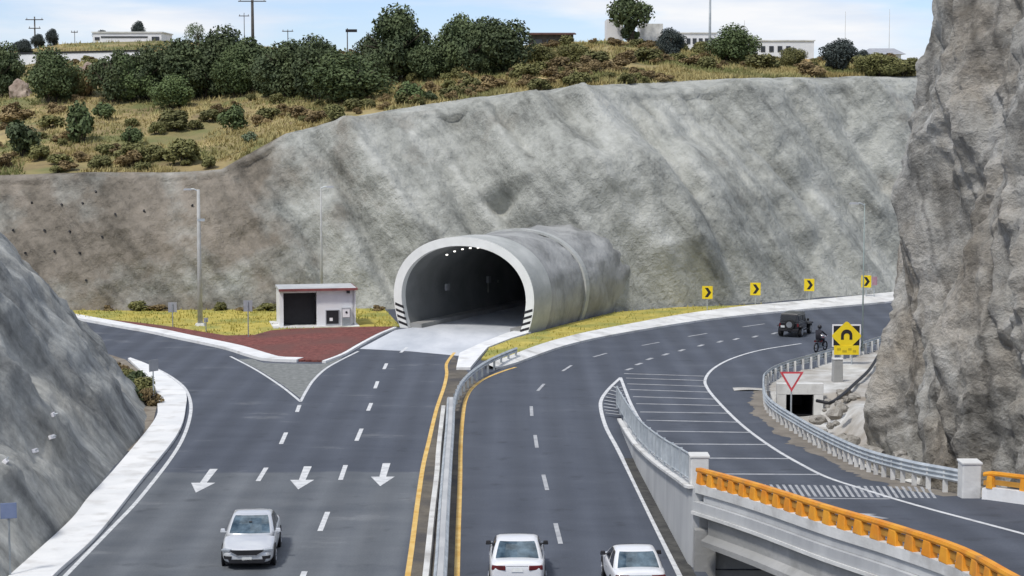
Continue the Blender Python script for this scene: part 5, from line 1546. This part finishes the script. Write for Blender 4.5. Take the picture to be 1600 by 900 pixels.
# ------------------------------------------------------------------ vehicles
def ring_loft(rings, close_ends=True):
    mb = MB(); n = len(rings[0])
    for r in rings: mb.v += [tuple(p) for p in r]
    for i in range(len(rings) - 1):
        for j in range(n): mb.f.append((i*n+j, i*n+(j+1)%n, (i+1)*n+(j+1)%n, (i+1)*n+j))
    if close_ends: mb.f += [tuple(range(n))[::-1], tuple(range((len(rings)-1)*n, len(rings)*n))]
    return mb
def wheel(root, x, y, r, wd, side):
    w_ = MB().tube([(x - side*wd, y, r), (x - side*.02, y, r), (x, y, r)], [r, r, r*.93], 24).build('wheel', M['tyre'], root)
    MB().tube([(x + side*.002, y, r), (x + side*.012, y, r)], r*.64, 20).build('rim', M['rim'], w_)
    mb = MB()
    for k in range(5):
        a = k*2*PI/5; mb.box((x + side*.016, y + math.cos(a)*r*.34, r + math.sin(a)*r*.34), (.012, r*.5, r*.13), m=Matrix.Rotation(a, 3, 'X'))
    mb.build('spoke', M['chrome'], w_)
def sedan(name, label, paint, Lg=4.55, Wd=1.80, H=1.45, older=False):
    root = empty(name, (0, 0, 0), 0, label, 'car')
    k = Lg/4.55; q = Wd/1.82
    st = [(2.27, .60, .30, .52, .60), (2.20, .74, .22, .58, .70), (2.02, .84, .19, .67, .80), (1.7, .89, .18, .75, .88), (1.3, .905, .18, .82, .945), (.85, .91, .18, .88, .98),
          (.2, .91, .18, .89, .95), (-.6, .91, .18, .91, .95), (-1.3, .905, .18, .93, 1.0), (-1.75, .89, .20, .94, 1.04), (-2.1, .85, .24, .93, 1.04), (-2.2, .80, .27, .90, 1.0), (-2.27, .70, .32, .78, .86)]
    rings = []
    for y, w_, zb, zs, zt in st:
        y *= k; w_ *= q
        half = [(0, zb), (w_*.80, zb), (w_*.96, zb + .08), (w_, zb + (zs - zb)*.45), (w_*.985, zs - .05), (w_*.93, zs + .01), (w_*.72, zs*.30 + zt*.70), (w_*.35, zt - .006), (0, zt)]
        ring = [(x, y, z) for x, z in half] + [(-x, y, z) for x, z in half[-2:0:-1]]
        rings.append(ring)
    ring_loft(rings).build('body', M[paint], root, smooth_=True, subsurf=2)
    # cabin
    cab = []
    for z, yf, yr, hw in ((.84, 1.16, -1.76, .84), (1.02, .90, -1.56, .80), (1.20, .55, -1.30, .745), (1.34, .24, -1.08, .69), (1.415, .0, -.90, .635), (1.45, -.28, -.62, .50)):
        z = z*H/1.45; yf *= k; yr *= k; hw *= q
        cab.append([(-hw*.88, yf, z), (-hw*.5, yf + .06, z), (0, yf + .08, z), (hw*.5, yf + .06, z), (hw*.88, yf, z), (hw, yf - .14, z), (hw*1.01, (yf + yr)/2, z), (hw, yr + .14, z), (hw*.88, yr, z), (hw*.5, yr - .06, z), (0, yr - .08, z), (-hw*.5, yr - .06, z), (-hw*.88, yr, z), (-hw, yr + .14, z), (-hw*1.01, (yf + yr)/2, z), (-hw, yf - .14, z)])
    ring_loft(cab).build('cabin', M[paint], root, smooth_=True)
    def cabpt(i, f, level, out=.012):
        # i: ring index (float ok), level float between rings
        a = int(level); b = min(a + 1, len(cab) - 1); t = level - a
        i0 = int(math.floor(i)) % 16; i1 = (i0 + 1) % 16; u = i - math.floor(i)
        p = [Vector(cab[a][i0]).lerp(Vector(cab[a][i1]), u).lerp(Vector(cab[b][i0]).lerp(Vector(cab[b][i1]), u), t)][0]
        c = Vector((0, p.y*0.75, .9)); return p + (p - c).normalized()*out
    def pane(nm, cols, levels, m=M['glass'], out=.016):
        mb = MB(); n = len(cols)
        for lv in levels:
            for c in cols: mb.v.append(tuple(cabpt(c, 0, lv, out)))
        for a in range(len(levels) - 1):
            for b in range(n - 1): mb.f.append((a*n+b, a*n+b+1, (a+1)*n+b+1, (a+1)*n+b))
        return mb.build(nm, m, root)
    pane('windscreen', [.10, 1, 2, 3, 3.90], [.75, 1, 2, 3, 3.75])
    pane('rear_window', [8.10, 9, 10, 11, 11.90], [.85, 1, 2, 3, 3.75])
    pane('side_window', [5.15, 5.9], [.65, 1, 2, 3, 3.4], M['dark_glass']); pane('side_window', [6.1, 6.9], [.65, 1, 2, 3, 3.4], M['dark_glass'])
    pane('side_window', [13.1, 13.9], [.65, 1, 2, 3, 3.4], M['dark_glass']); pane('side_window', [14.1, 14.85], [.65, 1, 2, 3, 3.4], M['dark_glass'])
    for sx in (-1, 1):
        for y in (1.38*k, -1.36*k):
            MB().disc((sx*(.888*q), y, .34), (1, 0, 0), .385, .05, 28).build('dark_wheel_well', M['black'], root)  # black disc painted for the shade of the wheel well
            wheel(root, sx*(.918*q), y, .315, .2, sx)
        mb = MB(); mb.taper((sx*(.955*q), .62*k, .93), (.18, .12), (.14, .09), .13); mb.box((sx*(.86*q), .64*k, .95), (.12, .05, .04)); mb.build('mirror', M['black'] if paint == 'white_paint' else M[paint], root, bevel=.02)
        MB().taper((sx*(.68*q), 2.09*k, .60), (.32, .20), (.34, .22), .09, -sx*.50).build('headlight', M['lamp'], root, bevel=.02)
        MB().taper((sx*(.585*q), -2.175*k, .75), (.46, .16), (.44, .15), .15, sx*.20).build('taillight', M['tail'], root, bevel=.02)
        MB().taper((sx*(.64*q), 2.19*k, .37), (.26, .10), (.30, .08), .10, -sx*.45).build('fog_lamp_recess', M['black'], root)
        MB().box((sx*(.912*q), -.1, .72), (.02, .16, .03)).build('handle', M['chrome'], root)
    mb = MB(); mb.add([(x, y, z) for y, dx in ((2.285*k, 0),) for x, z in ((-.56, .665), (-.34, .50), (.34, .50), (.56, .665))] + [(x, 2.05*k, z) for x, z in ((-.56, .67), (-.34, .49), (.34, .49), (.56, .67))], [(0, 1, 2, 3), (0, 4, 5, 1), (1, 5, 6, 2), (2, 6, 7, 3), (3, 7, 4, 0)])
    mb.build('grille', M['black'], root)
    mb = MB()
    for sx in (-1, 1): mb.box((sx*.46, 2.287*k, .575), (.27, .025, .03), m=Matrix.Rotation(-sx*.52, 3, 'Y'))
    mb.box((0, 2.29*k, .49), (.68, .025, .03)); mb.build('chrome_strip', M['chrome'], root)
    MB().taper((0, 2.225*k, .25), (1.15, .12), (1.25, .12), .11).build('air_intake', M['black'], root)
    MB().box((0, 2.275*k, .40), (.34, .02, .14)).build('front_plate', M['plate'], root)
    MB().box((0, -2.255*k, .77), (.36, .03, .15), m=Matrix.Rotation(-.25, 3, 'X')).build('rear_plate', M['plate'], root)
    MB().box((0, -2.235*k, .88), (.70, .03, .02)).build('trunk_trim', M['chrome'], root)
    MB().taper((0, -2.24*k, .26), (1.25, .08), (1.3, .1), .14).build('rear_bumper_insert', M['black'], root)
    MB().box((0, 0, .2), (1.5*q, 4.0*k, .1)).build('underbody', M['black'], root)
    mb = MB().tube([(-.05, .55*k, 1.27), (.05, .55*k, 1.27)], .03, 6); mb.build('interior_mirror', M['black'], root)
    return root
c1 = sedan('car', 'silver sedan driving towards the viewer on the left carriageway', 'silver_paint')
p = G(389, 886); c1.location = Vector((p.x - .12, p.y + 1.75, 0.02)); c1.rotation_euler = (0, 0, PI + R_(3.2))
c2 = sedan('car', 'white sedan with dark red tail lamps next to the median, driving away', 'white_paint', 4.6, 1.82)
p = D(808, 850, 61.4); c2.location = (p.x, 62.3, .02); c2.rotation_euler = (0, 0, R_(0))
c3 = sedan('car', 'white sedan near the right edge line under the retaining wall', 'white_paint', 4.3, 1.74, 1.42)
p = D(989, 850, 60.6); c3.location = (p.x + .02, 60.9, .02); c3.rotation_euler = (0, 0, R_(3))
for ch in c3.children:
    pass

# black off-road car
def offroader():
    root = empty('offroad_car', (0, 0, 0), 0, 'black boxy off-road car with a spare wheel driving round the curve', 'car')
    P_ = M['black_paint']
    MB().taper((0, -.55, .55), (1.56, 2.5), (1.56, 2.5), .60).build('body', P_, root, bevel=.05)
    MB().taper((0, 1.32, .60), (1.36, 1.3), (1.18, 1.25), .50).build('hood', P_, root, bevel=.05)
    MB().taper((0, -.65, 1.152), (1.54, 2.26), (1.36, 2.05), .62).build('cabin', P_, root, bevel=.04)
    MB().taper((0, -.66, 1.773), (1.40, 2.1), (1.34, 2.02), .07).build('roof', P_, root, bevel=.02)
    G_ = M['dark_glass']
    MB().box((0, -1.755, 1.45), (1.12, .03, .40), m=Matrix.Rotation(-.16, 3, 'X')).build('rear_window', G_, root)
    MB().box((0, .44, 1.45), (1.2, .03, .44), m=Matrix.Rotation(.16, 3, 'X')).build('windscreen', G_, root)
    for sx in (-1, 1):
        for y0 in (-1.25, -.2): MB().box((sx*.735, y0, 1.46), (.03, .78, .38), m=Matrix.Rotation(-sx*.14, 3, 'Y')).build('side_window', G_, root)
        for y in (1.3, -1.25):
            wheel(root, sx*.93, y, .40, .26, sx)
            f = MB().taper((sx*.80, y, .80), (.42, 1.05), (.36, .8), .13).build('fender', M['black'], root, bevel=.03)
        MB().box((sx*.72, -1.815, .95), (.14, .05, .24)).build('taillight', M['tail'], root)
        MB().disc((sx*.46, 1.98, .93), (0, 1, 0), .10, .05).build('headlight', M['lamp'], root)
        MB().box((sx*.90, .52, 1.2), (.18, .08, .2)).build('mirror', P_, root, bevel=.02)
        MB().box((sx*.80, 0, .46), (.14, 1.5, .08)).build('side_step', M['black'], root)
    sp_ = MB().disc((0.1, -1.95, 1.0), (0, 1, 0), .39, .24, 24).build('spare_wheel', M['tyre'], root); MB().disc((.1, -2.085, 1.0), (0, 1, 0), .24, .03, 20).build('rim', M['rim'], sp_)
    MB().box((0, -1.95, .55), (1.6, .16, .2)).build('rear_bumper', M['black'], root, bevel=.03); MB().box((0, 2.1, .6), (1.6, .16, .2)).build('front_bumper', M['black'], root, bevel=.03)
    MB().box((-.5, -1.83, .82), (.32, .03, .16)).build('number_plate', M['plate'], root)
    return root
jp = offroader(); p = G(1247, 527); jp.location = Vector((p.x, p.y + 1.4, .02)); jp.rotation_euler = (0, 0, -R_(24)); jp.scale = (.86, .86, .86)


# motorcycle and rider
mp0_ = G(1282, 549); mrot = -R_(35)
mc = empty('motorcycle', mp0_, mrot, 'small dark motorcycle passing behind the guardrail near the yellow sign', 'motorcycle')
for y in (-.62, .66):
    w_ = MB(); pts = [(0, y + math.cos(t*2*PI/20)*.27, .31 + math.sin(t*2*PI/20)*.27) for t in range(21)]; w_.tube(pts, .05, 6, False)
    w_ = w_.build('wheel', M['tyre'], mc); MB().disc((0, y, .31), (1, 0, 0), .08, .1, 12).build('hub', M['rim'], w_)
MB().taper((0, .12, .62), (.22, .55), (.18, .42), .26).build('tank', M['sign_red'], mc, bevel=.05); MB().taper((0, -.42, .68), (.24, .66), (.22, .62), .12).build('seat', M['black'], mc, bevel=.03)
MB().box((0, .05, .42), (.26, .5, .34)).build('engine', M['galv_dark'], mc, bevel=.04)
mb = MB(); mb.tube([(0, .66, .31), (0, .42, .95)], .035, 6); mb.tube([(-.34, .32, 1.0), (0, .42, .97), (.34, .32, 1.0)], .022, 6); mb.build('fork', M['chrome'], mc)
MB().disc((0, .56, .86), (0, 1, 0), .09, .1, 14).build('headlight', M['lamp'], mc); MB().box((0, -.78, .72), (.14, .06, .1)).build('taillight', M['tail'], mc)
def skin_person(name, joints, edges, m, loc, rot):
    me = bpy.data.meshes.new(name); me.from_pydata([j[0] for j in joints], edges, [])
    o = bpy.data.objects.new(name, me); COL.objects.link(o); me.materials.append(m)
    mo = o.modifiers.new('skin', 'SKIN'); mo.use_smooth_shade = True
    lay = me.skin_vertices[0] if me.skin_vertices else None
    if lay is None:
        bpy.context.view_layer.objects.active = o
        bm = bmesh.new(); bm.from_mesh(me); bm.verts.layers.skin.verify(); bm.to_mesh(me); bm.free(); lay = me.skin_vertices[0]
    for i, j in enumerate(joints): lay.data[i].radius = (j[1], j[1]); lay.data[i].use_root = (i == 0)
    s_ = o.modifiers.new('sub', 'SUBSURF'); s_.levels = 1; s_.render_levels = 2
    o.location = loc; o.rotation_euler = (0, 0, rot); return o
J = [((0, -.38, .86), .15), ((0, -.36, 1.05), .14), ((0, -.28, 1.26), .165), ((0, -.22, 1.40), .075), ((0, -.18, 1.48), .07), ((0, -.17, 1.60), .105),
     ((-.11, -.30, .86), .10), ((-.20, .08, .80), .075), ((-.17, -.02, .42), .055), ((-.17, .12, .36), .045), ((.11, -.30, .86), .10), ((.20, .08, .80), .075), ((.17, -.02, .42), .055), ((.17, .12, .36), .045),
     ((-.20, -.25, 1.33), .07), ((-.30, -.02, 1.14), .055), ((-.30, .26, 1.03), .045), ((.20, -.25, 1.33), .07), ((.30, -.02, 1.14), .055), ((.30, .26, 1.03), .045)]
E = [(0, 1), (1, 2), (2, 3), (3, 4), (4, 5), (0, 6), (6, 7), (7, 8), (8, 9), (0, 10), (10, 11), (11, 12), (12, 13), (2, 14), (14, 15), (15, 16), (2, 17), (17, 18), (18, 19)]
ps = skin_person('person', J, E, mat('dark_clothes', (.012, .012, .018), (.025, .025, .035), 5, .85), mp0_, mrot)
tag(ps, 'motorcycle rider in dark clothes and helmet leaning towards the handlebar', 'person')
bm = bmesh.new(); bmesh.ops.create_uvsphere(bm, u_segments=16, v_segments=10, radius=.145)
me = bpy.data.meshes.new('helmet'); bm.to_mesh(me); bm.free(); me.materials.append(M['black_paint']); he = bpy.data.objects.new('helmet', me); COL.objects.link(he); he.parent = ps; he.location = (0, -.16, 1.60)
